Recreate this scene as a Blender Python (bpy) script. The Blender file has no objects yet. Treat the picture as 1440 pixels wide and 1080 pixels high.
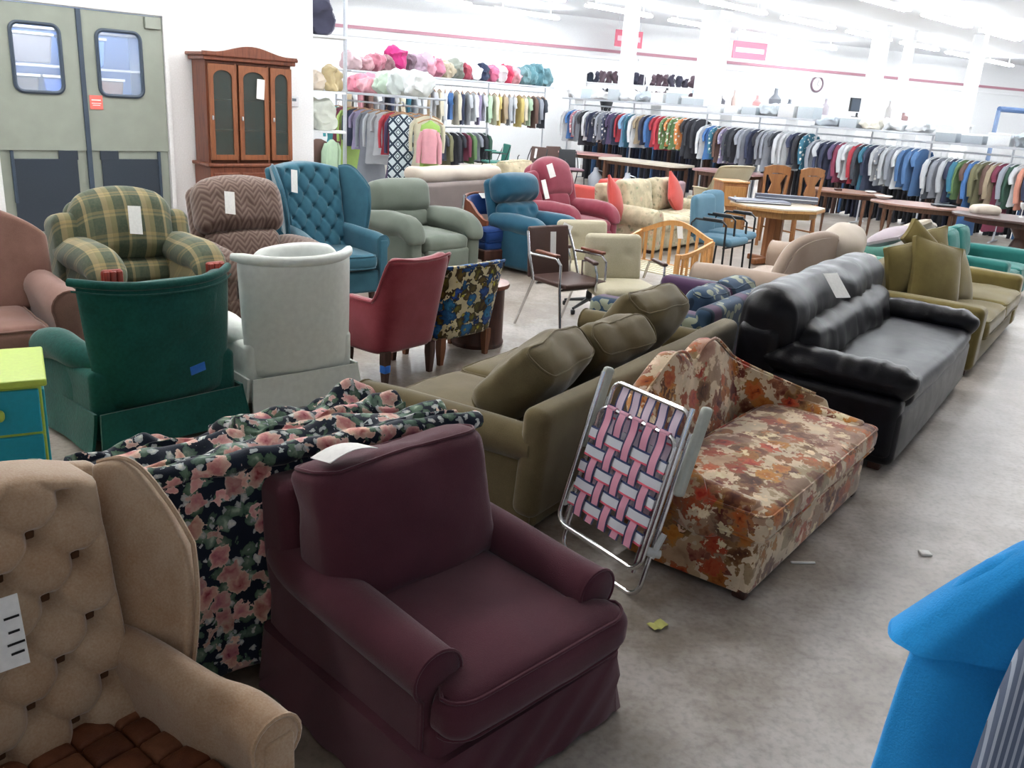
import bpy, math, random
from mathutils import Vector, Matrix, noise
random.seed(7)
S = bpy.context.scene
COL = S.collection
PI = math.pi
sin, cos, rad = math.sin, math.cos, math.radians

# ---------------------------------------------------------------- camera, world, exposure, lights
CAM_F, CAM_PITCH, CAM_ROLL, CAM_H = 1220.0, math.atan(400/1220.0), math.atan(.067), 1.83
cd = bpy.data.cameras.new('camera'); cam = bpy.data.objects.new('camera', cd); COL.objects.link(cam)
cd.sensor_fit = 'HORIZONTAL'; cd.sensor_width = 36.0; cd.lens = CAM_F/1440*36.0
cd.clip_start = 0.05; cd.clip_end = 200
_fw = Vector((0, cos(CAM_PITCH), -sin(CAM_PITCH))); _r0 = Vector((1, 0, 0)); _u0 = _r0.cross(_fw)
_r = _r0*cos(CAM_ROLL) + _u0*sin(CAM_ROLL); _u = -_r0*sin(CAM_ROLL) + _u0*cos(CAM_ROLL)
_m = Matrix((_r, _u, -_fw)).transposed().to_4x4(); _m.translation = Vector((0, 0, CAM_H))
cam.matrix_world = _m
S.camera = cam
S.view_settings.view_transform = 'Standard'; S.view_settings.look = 'None'
S.view_settings.exposure = 0.62; S.view_settings.gamma = 1.0
S.view_settings.use_curve_mapping = False
W = bpy.data.worlds.new('world'); S.world = W; W.use_nodes = True
W.node_tree.nodes['Background'].inputs[0].default_value = (.92, .95, 1, 1)
W.node_tree.nodes['Background'].inputs[1].default_value = 0.34
STRIP_NEAR, STRIP_FAR = 26.0, 26.0          # emission of the ceiling tubes
# building axes: e1 runs along the wall with the doors, e2 away from it
AX = rad(46); E1 = Vector((sin(AX), cos(AX), 0)); E2 = Vector((cos(AX), -sin(AX), 0))
CEIL = 4.3

# ---------------------------------------------------------------- node helpers
def rgba(c): return (c[0], c[1], c[2], 1.0)
def hexc(h):
    h = h.lstrip('#'); v = [int(h[i:i+2], 16)/255 for i in (0, 2, 4)]
    return tuple(x/12.92 if x <= .04045 else ((x+.055)/1.055)**2.4 for x in v)
class N:
    """tiny wrapper to write node trees briefly"""
    def __init__(s, name):
        s.m = bpy.data.materials.new(name); s.m.use_nodes = True; s.t = s.m.node_tree
        s.b = s.t.nodes['Principled BSDF']; s.tc = s.t.nodes.new('ShaderNodeTexCoord')
    def node(s, ty, **kw):
        n = s.t.nodes.new(ty)
        for k, v in kw.items():
            if k.startswith('i_'):
                key = k[2:]; key = int(key) if key.isdigit() else key.replace('_', ' ')
                s.put(n.inputs[key], v)
            else: setattr(n, k, v)
        return n
    def put(s, sock, v):
        if hasattr(v, 'is_linked') or isinstance(v, bpy.types.NodeSocket): s.t.links.new(v, sock)
        elif isinstance(v, tuple) and sock.type == 'RGBA' and len(v) == 3: sock.default_value = rgba(v)
        else: sock.default_value = v
    def math(s, op, a, b=0.0, c=None, clamp=False):
        n = s.node('ShaderNodeMath', operation=op, use_clamp=clamp); s.put(n.inputs[0], a); s.put(n.inputs[1], b)
        if c is not None: s.put(n.inputs[2], c)
        return n.outputs[0]
    def obj(s): return s.tc.outputs['Object']
    def noise(s, scale, detail=2, rough=.5, vec=None, dist=0):
        return s.node('ShaderNodeTexNoise', i_Vector=vec or s.obj(), i_Scale=scale, i_Detail=detail, i_Roughness=rough, i_Distortion=dist)
    def vor(s, scale, vec=None, rand=1.0, feature='F1'):
        return s.node('ShaderNodeTexVoronoi', feature=feature, i_Vector=vec or s.obj(), i_Scale=scale, i_Randomness=rand)
    def ramp(s, fac, stops, interp='LINEAR'):
        n = s.node('ShaderNodeValToRGB'); cr = n.color_ramp; cr.interpolation = interp
        while len(cr.elements) < len(stops): cr.elements.new(.5)
        for e, (p, c) in zip(cr.elements, stops): e.position = p; e.color = rgba(c) if len(c) == 3 else c
        s.put(n.inputs[0], fac); return n.outputs[0]
    def mix(s, fac, a, b, bt='MIX'):
        n = s.node('ShaderNodeMix', data_type='RGBA', blend_type=bt)
        s.put(n.inputs[0], fac); s.put(n.inputs[6], a if not isinstance(a, tuple) else rgba(a)); s.put(n.inputs[7], b if not isinstance(b, tuple) else rgba(b))
        return n.outputs[2]
    def xyz(s, vec=None):
        n = s.node('ShaderNodeSeparateXYZ'); s.put(n.inputs[0], vec or s.obj()); return n.outputs
    def warp(s, amt, scale, vec=None):
        nz = s.noise(scale, 2); 
        a = s.node('ShaderNodeVectorMath', operation='SUBTRACT'); s.put(a.inputs[0], nz.outputs['Color']); a.inputs[1].default_value = (.5, .5, .5)
        b = s.node('ShaderNodeVectorMath', operation='SCALE'); s.put(b.inputs[0], a.outputs[0]); b.inputs['Scale'].default_value = amt
        c = s.node('ShaderNodeVectorMath', operation='ADD'); s.put(c.inputs[0], vec or s.obj()); s.put(c.inputs[1], b.outputs[0])
        return c.outputs[0]
    def bump(s, h, strength=.3, dist=.005):
        n = s.node('ShaderNodeBump', i_Strength=strength, i_Distance=dist); s.put(n.inputs['Height'], h)
        s.t.links.new(n.outputs[0], s.b.inputs['Normal'])
    def out(s, col, rough=.8, metal=0, sheen=0, spec=None):
        s.put(s.b.inputs['Base Color'], col); s.put(s.b.inputs['Roughness'], rough); s.b.inputs['Metallic'].default_value = metal
        if sheen: s.b.inputs['Sheen Weight'].default_value = sheen; s.b.inputs['Sheen Roughness'].default_value = .4
        if spec is not None: s.b.inputs['Specular IOR Level'].default_value = spec
        return s.m

def fabric(name, c, weave=350, var=.12, patch=6, sheen=.25, rough=.9, bump=.35, c2=None):
    n = N(name); c = hexc(c) if isinstance(c, str) else c
    c2 = (hexc(c2) if isinstance(c2, str) else c2) or tuple(x*(1-2.2*var) for x in c)
    pn = n.noise(patch, 3, .6)
    fn = n.noise(weave, 2)
    f = n.math('MULTIPLY_ADD', fn.outputs[0], .5, n.math('MULTIPLY', pn.outputs[0], .7))
    col = n.ramp(f, [(.35, c2), (.75, c)])
    n.bump(fn.outputs[0], bump, .003)
    return n.out(col, rough, sheen=sheen, spec=.2)
def plain(name, c, rough=.5, metal=0, bump=0, bs=60, spec=None):
    n = N(name); c = hexc(c) if isinstance(c, str) else c
    nz = n.noise(bs, 3)
    col = n.ramp(nz.outputs[0], [(.3, tuple(x*.9 for x in c)), (.7, c)])
    if bump: n.bump(nz.outputs[0], bump, .004)
    return n.out(col, rough, metal, spec=spec)
def wood(name, c1, c2, scale=8, rough=.4, axis=2):
    n = N(name); c1, c2 = hexc(c1), hexc(c2)
    mp = n.node('ShaderNodeMapping'); n.put(mp.inputs[0], n.obj()); sc = [scale*3]*3; sc[axis] = scale*.25; mp.inputs['Scale'].default_value = sc
    nz = n.noise(1.0, 5, .65, mp.outputs[0], 1.2)
    col = n.ramp(nz.outputs[0], [(.3, c2), (.55, c1), (.8, tuple(x*.8 for x in c1))])
    n.bump(nz.outputs[0], .15, .002)
    return n.out(col, rough)
def emis(name, c, st):
    m = bpy.data.materials.new(name); m.use_nodes = True; b = m.node_tree.nodes['Principled BSDF']
    b.inputs['Base Color'].default_value = rgba(c); b.inputs['Emission Color'].default_value = rgba(c); b.inputs['Emission Strength'].default_value = st
    return m
def floral(name, bg, layers, weave=300, warp=.05, wscale=12, bgvar=.15, sheen=.2, rough=.85):
    """layers: (cell scale, radius, [(pos, colour)...] by distance, warp amount, keep fraction)"""
    n = N(name); bg = hexc(bg)
    pn = n.noise(9, 3)
    col = n.ramp(pn.outputs[0], [(.35, tuple(x*(1-bgvar*2) for x in bg)), (.65, bg)])
    for i, (sc, r, stops, wa, keep) in enumerate(layers):
        mp = n.node('ShaderNodeMapping'); mp.inputs['Location'].default_value = (3.1*i, 1.7*i, .9*i); n.put(mp.inputs[0], n.warp(wa, wscale*(1+.6*i)))
        v = n.vor(sc, mp.outputs[0])
        petal = n.noise(sc*3.2, 2, .5, mp.outputs[0])
        d = n.math('MULTIPLY_ADD', petal.outputs[0], .5, n.math('SUBTRACT', v.outputs['Distance'], .25))
        kc = n.node('ShaderNodeSeparateColor'); n.put(kc.inputs[0], v.outputs['Color'])
        on = n.math('LESS_THAN', kc.outputs[0], keep)
        hit = n.math('MULTIPLY', n.math('LESS_THAN', d, r), on)
        shade = n.ramp(n.math('DIVIDE', d, r), [(p, hexc(c)) for p, c in stops], 'EASE')
        alt = n.node('ShaderNodeHueSaturation'); n.put(alt.inputs['Color'], shade); n.put(alt.inputs['Value'], n.math('MULTIPLY_ADD', kc.outputs[1], .5, .75)); n.put(alt.inputs['Hue'], n.math('MULTIPLY_ADD', kc.outputs[2], .05, .475))
        col = n.mix(hit, col, alt.outputs[0])
    fn = n.noise(weave, 2); n.bump(fn.outputs[0], .3, .003)
    return n.out(col, rough, sheen=sheen, spec=.2)

# ---------------------------------------------------------------- mesh helpers
def rbox(w, d, h, r=.02, k=3, n=(2, 2, 2), puff=(0, 0, 0), centre=(0, 0, 0), fn=None):
    """rounded box grid; puff bulges x, y, z faces outward in the middle; fn(Vector) deforms"""
    H = (w/2, d/2, h/2); r = min(r, min(H)*.999)
    def axis(i):
        a = [-H[i]+r*(1-math.tan(PI/4*(1-j/k))) for j in range(k)]
        if n[i] < 1: mid = []
        else: mid = [-H[i]+r+(2*H[i]-2*r)*j/n[i] for j in range(n[i]+1)]
        if not mid: mid = [0.0]
        b = [-x for x in reversed(a)]
        return a+mid+b
    A = [axis(i) for i in range(3)]
    vs, fs, idx = [], [], {}
    c0 = Vector(centre)
    def vert(p):
        key = (round(p[0], 6), round(p[1], 6), round(p[2], 6))
        if key in idx: return idx[key]
        inner = Vector([max(-(H[i]-r), min(H[i]-r, p[i])) for i in range(3)])
        o = Vector(p)-inner
        q = inner + (o.normalized()*r if o.length > 1e-9 else o)
        u = [q[i]/H[i] for i in range(3)]
        if any(puff):
            for i in range(3):
                if puff[i]:
                    j, l = (i+1) % 3, (i+2) % 3
                    q[i] += puff[i]*u[i]*max(0, (1-u[j]**2))**.8*max(0, (1-u[l]**2))**.8
        q = q + c0
        if fn: q = Vector(fn(q))
        idx[key] = len(vs); vs.append(tuple(q)); return idx[key]
    for ax in range(3):
        b, c = (ax+1) % 3, (ax+2) % 3
        for sgn in (-1, 1):
            for i in range(len(A[b])-1):
                for j in range(len(A[c])-1):
                    q = []
                    for (bi, cj) in ((i, j), (i+1, j), (i+1, j+1), (i, j+1)):
                        p = [0, 0, 0]; p[ax] = sgn*H[ax]; p[b] = A[b][bi]; p[c] = A[c][cj]; q.append(vert(p))
                    if sgn < 0: q.reverse()
                    if len(set(q)) >= 3: fs.append(tuple(dict.fromkeys(q)))
    return vs, fs
def rot(v, axis, a):
    return Matrix.Rotation(a, 3, axis) @ Vector(v)
class MB:
    def __init__(s): s.v = []; s.f = []
    def add(s, vf, M=None):
        v, f = vf; o = len(s.v)
        s.v += [tuple(M @ Vector(p)) for p in v] if M else list(v)
        s.f += [tuple(i+o for i in q) for q in f]; return s
    def rb(s, w, d, h, c=(0, 0, 0), r=.02, k=3, n=(2, 2, 2), puff=(0, 0, 0), fn=None, M=None):
        return s.add(rbox(w, d, h, r, k, n, puff, c, fn), M)
    def box(s, w, d, h, c=(0, 0, 0), r=.004, M=None):
        return s.add(rbox(w, d, h, r, 1, (1, 1, 1), (0, 0, 0), c), M)
    def tube(s, pts, r, n=8, closed=False, flat=1.0, up=None):
        P = [Vector(p) for p in pts]; m = len(P); o = len(s.v); R = r if isinstance(r, (list, tuple)) else [r]*m
        prev = None
        for i, p in enumerate(P):
            if closed: t = P[(i+1) % m]-P[i-1]
            else: t = P[min(i+1, m-1)]-P[max(i-1, 0)]
            t.normalize()
            if prev is None:
                a = Vector(up) if up else (Vector((0, 0, 1)) if abs(t.z) < .9 else Vector((1, 0, 0)))
            else: a = prev
            b = t.cross(a)
            if b.length < 1e-6: b = t.orthogonal()
            b.normalize(); a = b.cross(t).normalized(); prev = a
            for j in range(n):
                an = 2*PI*j/n; s.v.append(tuple(p+(a*sin(an)*flat+b*cos(an))*R[i]))
        seg = m if closed else m-1
        for i in range(seg):
            for j in range(n):
                a0 = o+i*n+j; a1 = o+i*n+(j+1) % n; b0 = o+((i+1) % m)*n+j; b1 = o+((i+1) % m)*n+(j+1) % n
                s.f.append((a0, a1, b1, b0))
        if not closed:
            s.f.append(tuple(o+j for j in reversed(range(n)))); s.f.append(tuple(o+(m-1)*n+j for j in range(n)))
        return s
    def loft(s, loops, closed_ends=True):
        o = len(s.v); n = len(loops[0])
        for L in loops: s.v += [tuple(p) for p in L]
        for i in range(len(loops)-1):
            for j in range(n):
                a0 = o+i*n+j; a1 = o+i*n+(j+1) % n
                s.f.append((a0, a1, a1+n, a0+n))
        if closed_ends:
            s.f.append(tuple(o+j for j in reversed(range(n)))); s.f.append(tuple(o+(len(loops)-1)*n+j for j in range(n)))
        return s
    def lathe(s, prof, n=20, c=(0, 0, 0)):
        return s.loft([[(c[0]+r*cos(2*PI*j/n), c[1]+r*sin(2*PI*j/n), c[2]+z) for j in range(n)] for r, z in prof])
    def prism(s, poly, y0, y1, ax='y'):
        if ax == 'y': L = [[(x, y, z) for x, z in poly] for y in (y0, y1)]
        elif ax == 'z': L = [[(x, y, z) for x, y in poly] for z in (y0, y1)]
        else: L = [[(x, y, z) for y, z in poly] for x in (y0, y1)]
        return s.loft(L)
    def shell(s, f, nu, nv, th, back=None):
        """closed slab: f(u,v)->Vector is the front; the back is offset by th(u,v) along the reverse normal"""
        o = len(s.v); F = [[Vector(f(i/nu, j/nv)) for j in range(nv+1)] for i in range(nu+1)]
        B = []
        for i in range(nu+1):
            row = []
            for j in range(nv+1):
                if back: row.append(Vector(back(i/nu, j/nv))); continue
                du = F[min(i+1, nu)][j]-F[max(i-1, 0)][j]; dv = F[i][min(j+1, nv)]-F[i][max(j-1, 0)]
                nn = du.cross(dv); nn = nn.normalized() if nn.length > 1e-12 else Vector((0, -1, 0))
                t = th(i/nu, j/nv) if callable(th) else th
                row.append(F[i][j]-nn*t)
            B.append(row)
        for G in (F, B):
            for row in G: s.v += [tuple(p) for p in row]
        w = nv+1; nb = (nu+1)*w
        for i in range(nu):
            for j in range(nv):
                a = o+i*w+j; s.f.append((a, a+w, a+w+1, a+1)); b = a+nb; s.f.append((b, b+1, b+w+1, b+w))
        for i in range(nu):
            a = o+i*w; s.f.append((a, a+nb, a+nb+w, a+w)); a = o+i*w+nv; s.f.append((a, a+w, a+w+nb, a+nb))
        for j in range(nv):
            a = o+j; s.f.append((a, a+1, a+1+nb, a+nb)); a = o+nu*w+j; s.f.append((a, a+nb, a+nb+1, a+1))
        return s
    def build(s, name, mat, parent=None, smooth=True, ang=40, loc=None, rz=0, sub=0, **tags):
        me = bpy.data.meshes.new(name); me.from_pydata(s.v, [], s.f); me.validate(); 
        me.materials.append(mat)
        if smooth:
            me.polygons.foreach_set('use_smooth', [True]*len(me.polygons))
            try: me.set_sharp_from_angle(angle=rad(ang))
            except Exception: pass
        o = bpy.data.objects.new(name, me); COL.objects.link(o)
        if parent: o.parent = parent
        if loc: o.location = loc
        if rz: o.rotation_euler[2] = rz
        if sub: md = o.modifiers.new('sub', 'SUBSURF'); md.levels = sub; md.render_levels = sub
        for k, v in tags.items(): o[k] = v
        return o
def thing(name, label, cat, loc=(0, 0, 0), rz=0, group=None):
    o = bpy.data.objects.new(name, None); COL.objects.link(o); o.empty_display_size = .1
    o.location = loc; o.rotation_euler[2] = rz; o['label'] = label; o['category'] = cat
    if group: o['group'] = group
    return o
def tag(o, label, cat, group=None, kind=None):
    o['label'] = label; o['category'] = cat
    if group: o['group'] = group
    if kind: o['kind'] = kind
    return o
def face(phi): return rad(180-phi)          # facing direction (compass angle from +Y) of a thing whose front is -Y
def copy_tree(o, parent=None, **over):
    c = o.copy(); COL.objects.link(c); c.parent = parent
    for ch in list(o.children): copy_tree(ch, c)
    return c
def wrink(amp, sc, seed=0, ax=None):
    def f(q):
        nv = noise.noise_vector(Vector(q)*sc+Vector((seed, seed*1.7, 0)))
        return Vector(q)+nv*amp
    return f
def chain(*fs):
    def f(q):
        for g in fs: q = g(q)
        return q
    return f
def tilt_x(a, pivot):
    p = Vector(pivot)
    return lambda q: p+rot(Vector(q)-p, 'X', a)
def seam(w, d, z, r, y=0, x=0, corner=.06, fn=None, n=5):
    """closed path round a rounded rectangle for piping"""
    pts = []
    for cx, cy, a0 in ((w/2-corner, d/2-corner, 0), (-w/2+corner, d/2-corner, 90), (-w/2+corner, -d/2+corner, 180), (w/2-corner, -d/2+corner, 270)):
        for i in range(n+1):
            a = rad(a0+90*i/n); pts.append(Vector((x+cx+corner*cos(a), y+cy+corner*sin(a), z)))
    out = []
    for i, p in enumerate(pts):
        q = pts[(i+1) % len(pts)]; out.append(p)
        L = (q-p).length
        if L > .1:
            for j in range(1, int(L/.06)): out.append(p.lerp(q, j/int(L/.06)))
    return [fn(p) if fn else p for p in out]
def price_tag(parent, loc, rot_e=(0, 0, 0), w=.07, h=.13, m=None, name='price_tag'):
    mb = MB(); mb.v = [(-w/2, 0, 0), (w/2, 0, 0), (w/2, .0, -h), (-w/2, .0, -h*.98), (-w/2, .002, 0), (w/2, .002, 0), (w/2, .002, -h), (-w/2, .002, -h*.98)]
    mb.f = [(0, 1, 2, 3), (7, 6, 5, 4), (0, 4, 5, 1), (1, 5, 6, 2), (2, 6, 7, 3), (3, 7, 4, 0)]
    o = mb.build(name, m or M['paper'], parent, smooth=False); o.location = loc; o.rotation_euler = rot_e
    o['label'] = 'white paper price tag'
    return o
M = {}
M['paper'] = plain('paper', (.88, .88, .86), .6)
M['chrome'] = plain('chrome', (.75, .76, .78), .18, 1)
M['steel'] = plain('steel', (.62, .65, .7), .3, .6)
M['black_metal'] = plain('black_metal', (.012, .014, .018), .4)
M['blue_tape'] = plain('blue_tape', '#1f6fd0', .5)
M['dark_wood'] = wood('dark_wood', '#4a2a20', '#2c1712')
M['red_wood'] = wood('red_wood', '#7a4530', '#55281c', 10)
M['oak'] = wood('oak', '#b98a55', '#9a6c3c', 10)
M['dark_gap'] = plain('dark_gap', (.012, .011, .012), .9)
# ================================================================ SETTING
def floor_mat():
    n = N('concrete_floor')
    a = n.noise(.55, 5, .6); b = n.noise(3.5, 6, .65); c = n.noise(38, 3)
    f = n.math('ADD', n.math('MULTIPLY', a.outputs[0], .55), n.math('MULTIPLY', b.outputs[0], .45))
    col = n.ramp(f, [(.34, hexc('#75685c')), (.47, hexc('#8f8579')), (.56, hexc('#aaa39b')), (.72, hexc('#bcb7b1'))])
    # stains round the furniture side of the aisle, colour mixed paler towards the aisle on the right
    x = n.xyz()
    aisle = n.math('MULTIPLY_ADD', x[0], .83, n.math('MULTIPLY', x[1], -.56))      # across the aisle
    wob = n.math('MULTIPLY_ADD', b.outputs[0], 1.2, n.math('ADD', aisle, -.6))
    t = n.ramp(n.math('MULTIPLY_ADD', wob, .6, .75), [(0, (0, 0, 0)), (1, (1, 1, 1))])
    col2 = n.ramp(f, [(.38, hexc('#b0acaa')), (.6, hexc('#cbc8c6'))])
    col = n.mix(t, col, col2)
    spk = n.ramp(c.outputs[0], [(.3, (.78, .78, .78)), (.55, (1, 1, 1))])
    col = n.mix(1.0, col, spk, 'MULTIPLY')
    n.bump(b.outputs[0], .08, .01)
    r = n.math('MULTIPLY_ADD', b.outputs[0], .35, .22)
    return n.out(col, r, spec=.45)
M['floor'] = floor_mat()
M['wall'] = plain('white_wall', (.86, .87, .88), .7)
M['ceiling'] = plain('white_ceiling', (.85, .87, .9), .8)
def struct(o): o['kind'] = 'structure'; return o
fl = MB(); fl.v = [(-16, -6, 0), (40, -6, 0), (40, 50, 0), (-16, 50, 0), (-16, -6, -.1), (40, -6, -.1), (40, 50, -.1), (-16, 50, -.1)]
fl.f = [(0, 1, 2, 3), (7, 6, 5, 4), (0, 4, 5, 1), (1, 5, 6, 2), (2, 6, 7, 3), (3, 7, 4, 0)]
struct(fl.build('floor', M['floor'], smooth=False))
ce = MB(); ce.v = [(x, y, z+CEIL+.1) for x, y, z in fl.v]; ce.f = list(fl.f)
struct(ce.build('ceiling', M['ceiling'], smooth=False))
WO = Vector((-4.05, 10.8, 0)); WR = rad(44)             # origin and turn of the wall with the doors
def wmat(): return Matrix.Translation(WO) @ Matrix.Rotation(WR, 4, 'Z')
def wpos(lx, ly=0, z=0): return tuple(wmat() @ Vector((lx, ly, z)))
DL, DR, DT = -2.12, -.30, 2.47                          # door opening in wall coordinates
w = MB()
w.box(10, .2, CEIL, (DL-5, .1, CEIL/2)); w.box(1.66-DR, .2, CEIL, ((1.66+DR)/2, .1, CEIL/2)); w.box(DR-DL, .2, CEIL-DT, ((DL+DR)/2, .1, (CEIL+DT)/2))
o = struct(w.build('wall_left', M['wall'], smooth=False)); o.location = WO; o.rotation_euler[2] = WR
w = MB(); w.box(.2, 9, CEIL, (1.56, 4.7, CEIL/2)); o = struct(w.build('wall_return', M['wall'], smooth=False)); o.location = WO; o.rotation_euler[2] = WR
# far wall, with its red rail
FA = math.atan2(11.0, 24.6); FO = Vector((-5.53, 25.0, 0))
def fpos(lx, ly=0, z=0): return tuple(Matrix.Translation(FO) @ Matrix.Rotation(FA, 4, 'Z') @ Vector((lx, ly, z)))
w = MB(); w.box(62, .2, CEIL, (22, .12, CEIL/2)); o = struct(w.build('wall_back', M['wall'], smooth=False)); o.location = FO; o.rotation_euler[2] = FA
M['red_trim'] = plain('red_trim', '#b3808e', .6)
w = MB(); w.box(60, .05, .085, (22, 0, 3.41)); o = struct(w.build('trim_1', M['red_trim'], smooth=False)); o.location = FO; o.rotation_euler[2] = FA
w = MB()
w.box(60, .06, .06, (22, 0, 3.20))
o = struct(w.build('trim_2', M['wall'], smooth=False)); o.location = FO; o.rotation_euler[2] = FA
# rows of hanging strip lights
M['tube_near'] = emis('tube_glow_near', (1, .98, .95), STRIP_NEAR)
M['tube_far'] = emis('tube_glow_far', (.93, .97, 1), STRIP_FAR)
M['housing'] = plain('light_housing', (.85, .86, .88), .5)
def strip_mesh():
    r = []
    a = MB(); a.box(2.4, .05, .05, (0, 0, .06)); r.append(a)
    b = MB(); b.tube([(-1.18, -.06, .02), (1.18, -.06, .02)], .03, 8); r.append(b)
    c = MB(); c.tube([(-1.18, .06, .02), (1.18, .06, .02)], .03, 8); r.append(c)
    return r
hs, t1, t2 = strip_mesh()
mh = hs.build('housing', M['housing'], smooth=False); 
tn = [t.build('tube', M['tube_near']) for t in (t1, t2)]; tf = [t.build('tube', M['tube_far']) for t in (t1, t2)]
ORDN = 'first second third fourth fifth sixth seventh eighth ninth tenth eleventh twelfth thirteenth fourteenth fifteenth'.split()
cnt = 0
for row in range(-8, 1):
    for k in range(-1, 13):
        base = E2*(row*3.3-2.0) + E1*(k*3.2+1.5)
        if base.y < 0 or base.y > 42 or base.x < -8 or base.x > 24: continue
        q = Matrix.Rotation(-WR, 3, 'Z') @ (base-WO)
        if q.y > -1.0 and q.x < 3.2: continue
        qf = Matrix.Rotation(-FA, 3, 'Z') @ (base-FO)
        if qf.y > -1.5: continue
        if base.length < 5.5: continue
        far = base.y > 11
        e = thing('strip_light', 'bare twin tube strip light, %s along the %s row from the right' % (ORDN[k+1], ORDN[4-row]), 'ceiling light', (base.x, base.y, CEIL-.28), rad(90)-AX, 'strip lights under the ceiling')
        h = mh.copy(); COL.objects.link(h); h.parent = e
        for t in (tf if far else tn): c = t.copy(); COL.objects.link(c); c.parent = e
        rods = MB() if cnt == 0 else None
        if rods: rods.tube([(-.9, 0, .08), (-.9, 0, .28)], .008, 6); rods.tube([(.9, 0, .08), (.9, 0, .28)], .008, 6); rodo = rods.build('hanger_rod', M['housing'], e)
        else: c = rodo.copy(); COL.objects.link(c); c.parent = e
        cnt += 1
for o in [mh]+tn+tf: bpy.data.objects.remove(o)
# white columns
for i, (x, y, s_) in enumerate([(4.63, 24.2, .55), (2.47, 24.4, .3), (9.2, 25.0, .35), (10.3, 25.8, .22), (12.1, 25.6, .3)]):
    c = MB(); c.box(s_, s_, CEIL, (0, 0, CEIL/2), r=.01); c.box(s_+.05, s_+.05, .12, (0, 0, .06)); 
    o = struct(c.build('trim_%d' % (i+3), M['wall'], smooth=False)); o.location = (x, y, 0); o.rotation_euler[2] = WR

# ---------------------------------------------------------------- swing doors
M['door_green'] = plain('door_paint', '#939a90', .45, bs=5)
M['gasket'] = plain('door_gasket', '#3c4a5a', .5)
M['kick'] = plain('kick_panel', '#333c47', .4)
def pane_mat():
    n = N('vinyl_pane'); n.b.inputs['Alpha'].default_value = .28
    return n.out((.62, .72, .85), .12)
M['vinyl'] = pane_mat()
def rrect(cx, cz, w_, h_, r, n=6):
    p = []
    for sx, sz, a0 in ((1, 1, 0), (-1, 1, 90), (-1, -1, 180), (1, -1, 270)):
        for i in range(n+1):
            a = rad(a0+90*i/n); p.append((cx+sx*(w_/2-r)+r*cos(a), cz+sz*(h_/2-r)+r*sin(a)))
    return p
def plate_hole(x0, x1, z0, z1, hole, y0, y1):
    """flat panel with a rounded hole"""
    m = MB(); n = len(hole); cx = sum(p[0] for p in hole)/n; cz = sum(p[1] for p in hole)/n
    outer = []
    for hx, hz in hole:
        dx, dz = hx-cx, hz-cz
        k = min((x1-cx)/dx if dx > 1e-6 else ((x0-cx)/dx if dx < -1e-6 else 1e9), (z1-cz)/dz if dz > 1e-6 else ((z0-cz)/dz if dz < -1e-6 else 1e9))
        outer.append([cx+dx*k, cz+dz*k])
    for X, Z in ((x0, z0), (x1, z0), (x1, z1), (x0, z1)):
        j = min(range(n), key=lambda i: (outer[i][0]-X)**2+(outer[i][1]-Z)**2); outer[j] = [X, Z]
    for y in (y0, y1):
        m.v += [(a, y, b) for a, b in hole]; m.v += [(a, y, b) for a, b in outer]
    for i in range(n):
        j = (i+1) % n
        m.f += [(i, j, n+j, n+i), (2*n+i, 3*n+i, 3*n+j, 2*n+j), (i, 2*n+i, 2*n+j, j), (n+i, n+j, 3*n+j, 3*n+i)]
    return m
for i, (x0, x1, lab) in enumerate([(DL+.01, -1.225, 'left'), (-1.19, DR-.01, 'right')]):
    r = MB(); cx = (x0+x1)/2
    hole = rrect(cx+(.02 if i == 0 else -.05), 1.92, .47, .68, .08)
    root = plate_hole(x0, x1, .98, DT-.02, hole, -.03, .02).build('door_%d' % (i+1), M['door_green'], smooth=False)
    root.location = WO; root.rotation_euler[2] = WR; struct(root)
    g = MB(); g.tube([(a, -.035, b) for a, b in hole], .022, 6, closed=True); g.build('window_gasket', M['gasket'], root)
    v = MB(); v.prism([(a, b) for a, b in hole], -.008, -.002); v.build('window_pane', M['vinyl'], root, smooth=False)
    k = MB(); k.box(.66, .03, .78, (cx, -.02, .5)); k.box(.2, .032, .1, (cx+(.24 if i == 0 else -.24), -.02, .93)); k.build('kick_panel', M['kick'], root, smooth=False)
    k = MB(); k.box(x1-x0, .03, .96, (cx, .005, .5)); k.build('lower_panel', M['door_green'], root, smooth=False)
    k = MB(); k.box(.03, .04, .55, (x0+.12 if i == 0 else x1-.12, -.03, .7)); k.build('guard_strip', M['gasket'], root, smooth=False)
    if i == 0:
        k = MB(); k.box(.05, .06, DT-.04, (-1.207, -.02, DT/2)); 
        k.build('edge_seal', M['gasket'], root, smooth=False)
    else:
        s_ = MB(); s_.box(.14, .006, .15, (x0+.1, -.036, 1.50)); so = s_.build('notice', plain('red_notice', '#e8746a', .6), root, smooth=False); so['label'] = 'small red square notice'
        s_ = MB(); s_.box(.1, .002, .012, (x0+.1, -.04, 1.525)); s_.box(.1, .002, .008, (x0+.1, -.04, 1.49)); s_.box(.08, .002, .008, (x0+.1, -.04, 1.47)); s_.build('notice_print', M['paper'], root, smooth=False)
        s_ = MB(); s_.box(.17, .05, .12, (x1-.11, -.04, DT-.09)); s_.build('hinge_box', M['door_green'], root, smooth=False)
fr = MB(); fr.box(.06, .24, DT, (DL-.02, .06, DT/2)); fr.box(.05, .24, DT, (DR+.02, .06, DT/2)); fr.box(DR-DL+.12, .24, .05, ((DL+DR)/2, .06, DT+.02))
o = struct(fr.build('door_frame', M['wall'], smooth=False)); o.location = WO; o.rotation_euler[2] = WR
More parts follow.
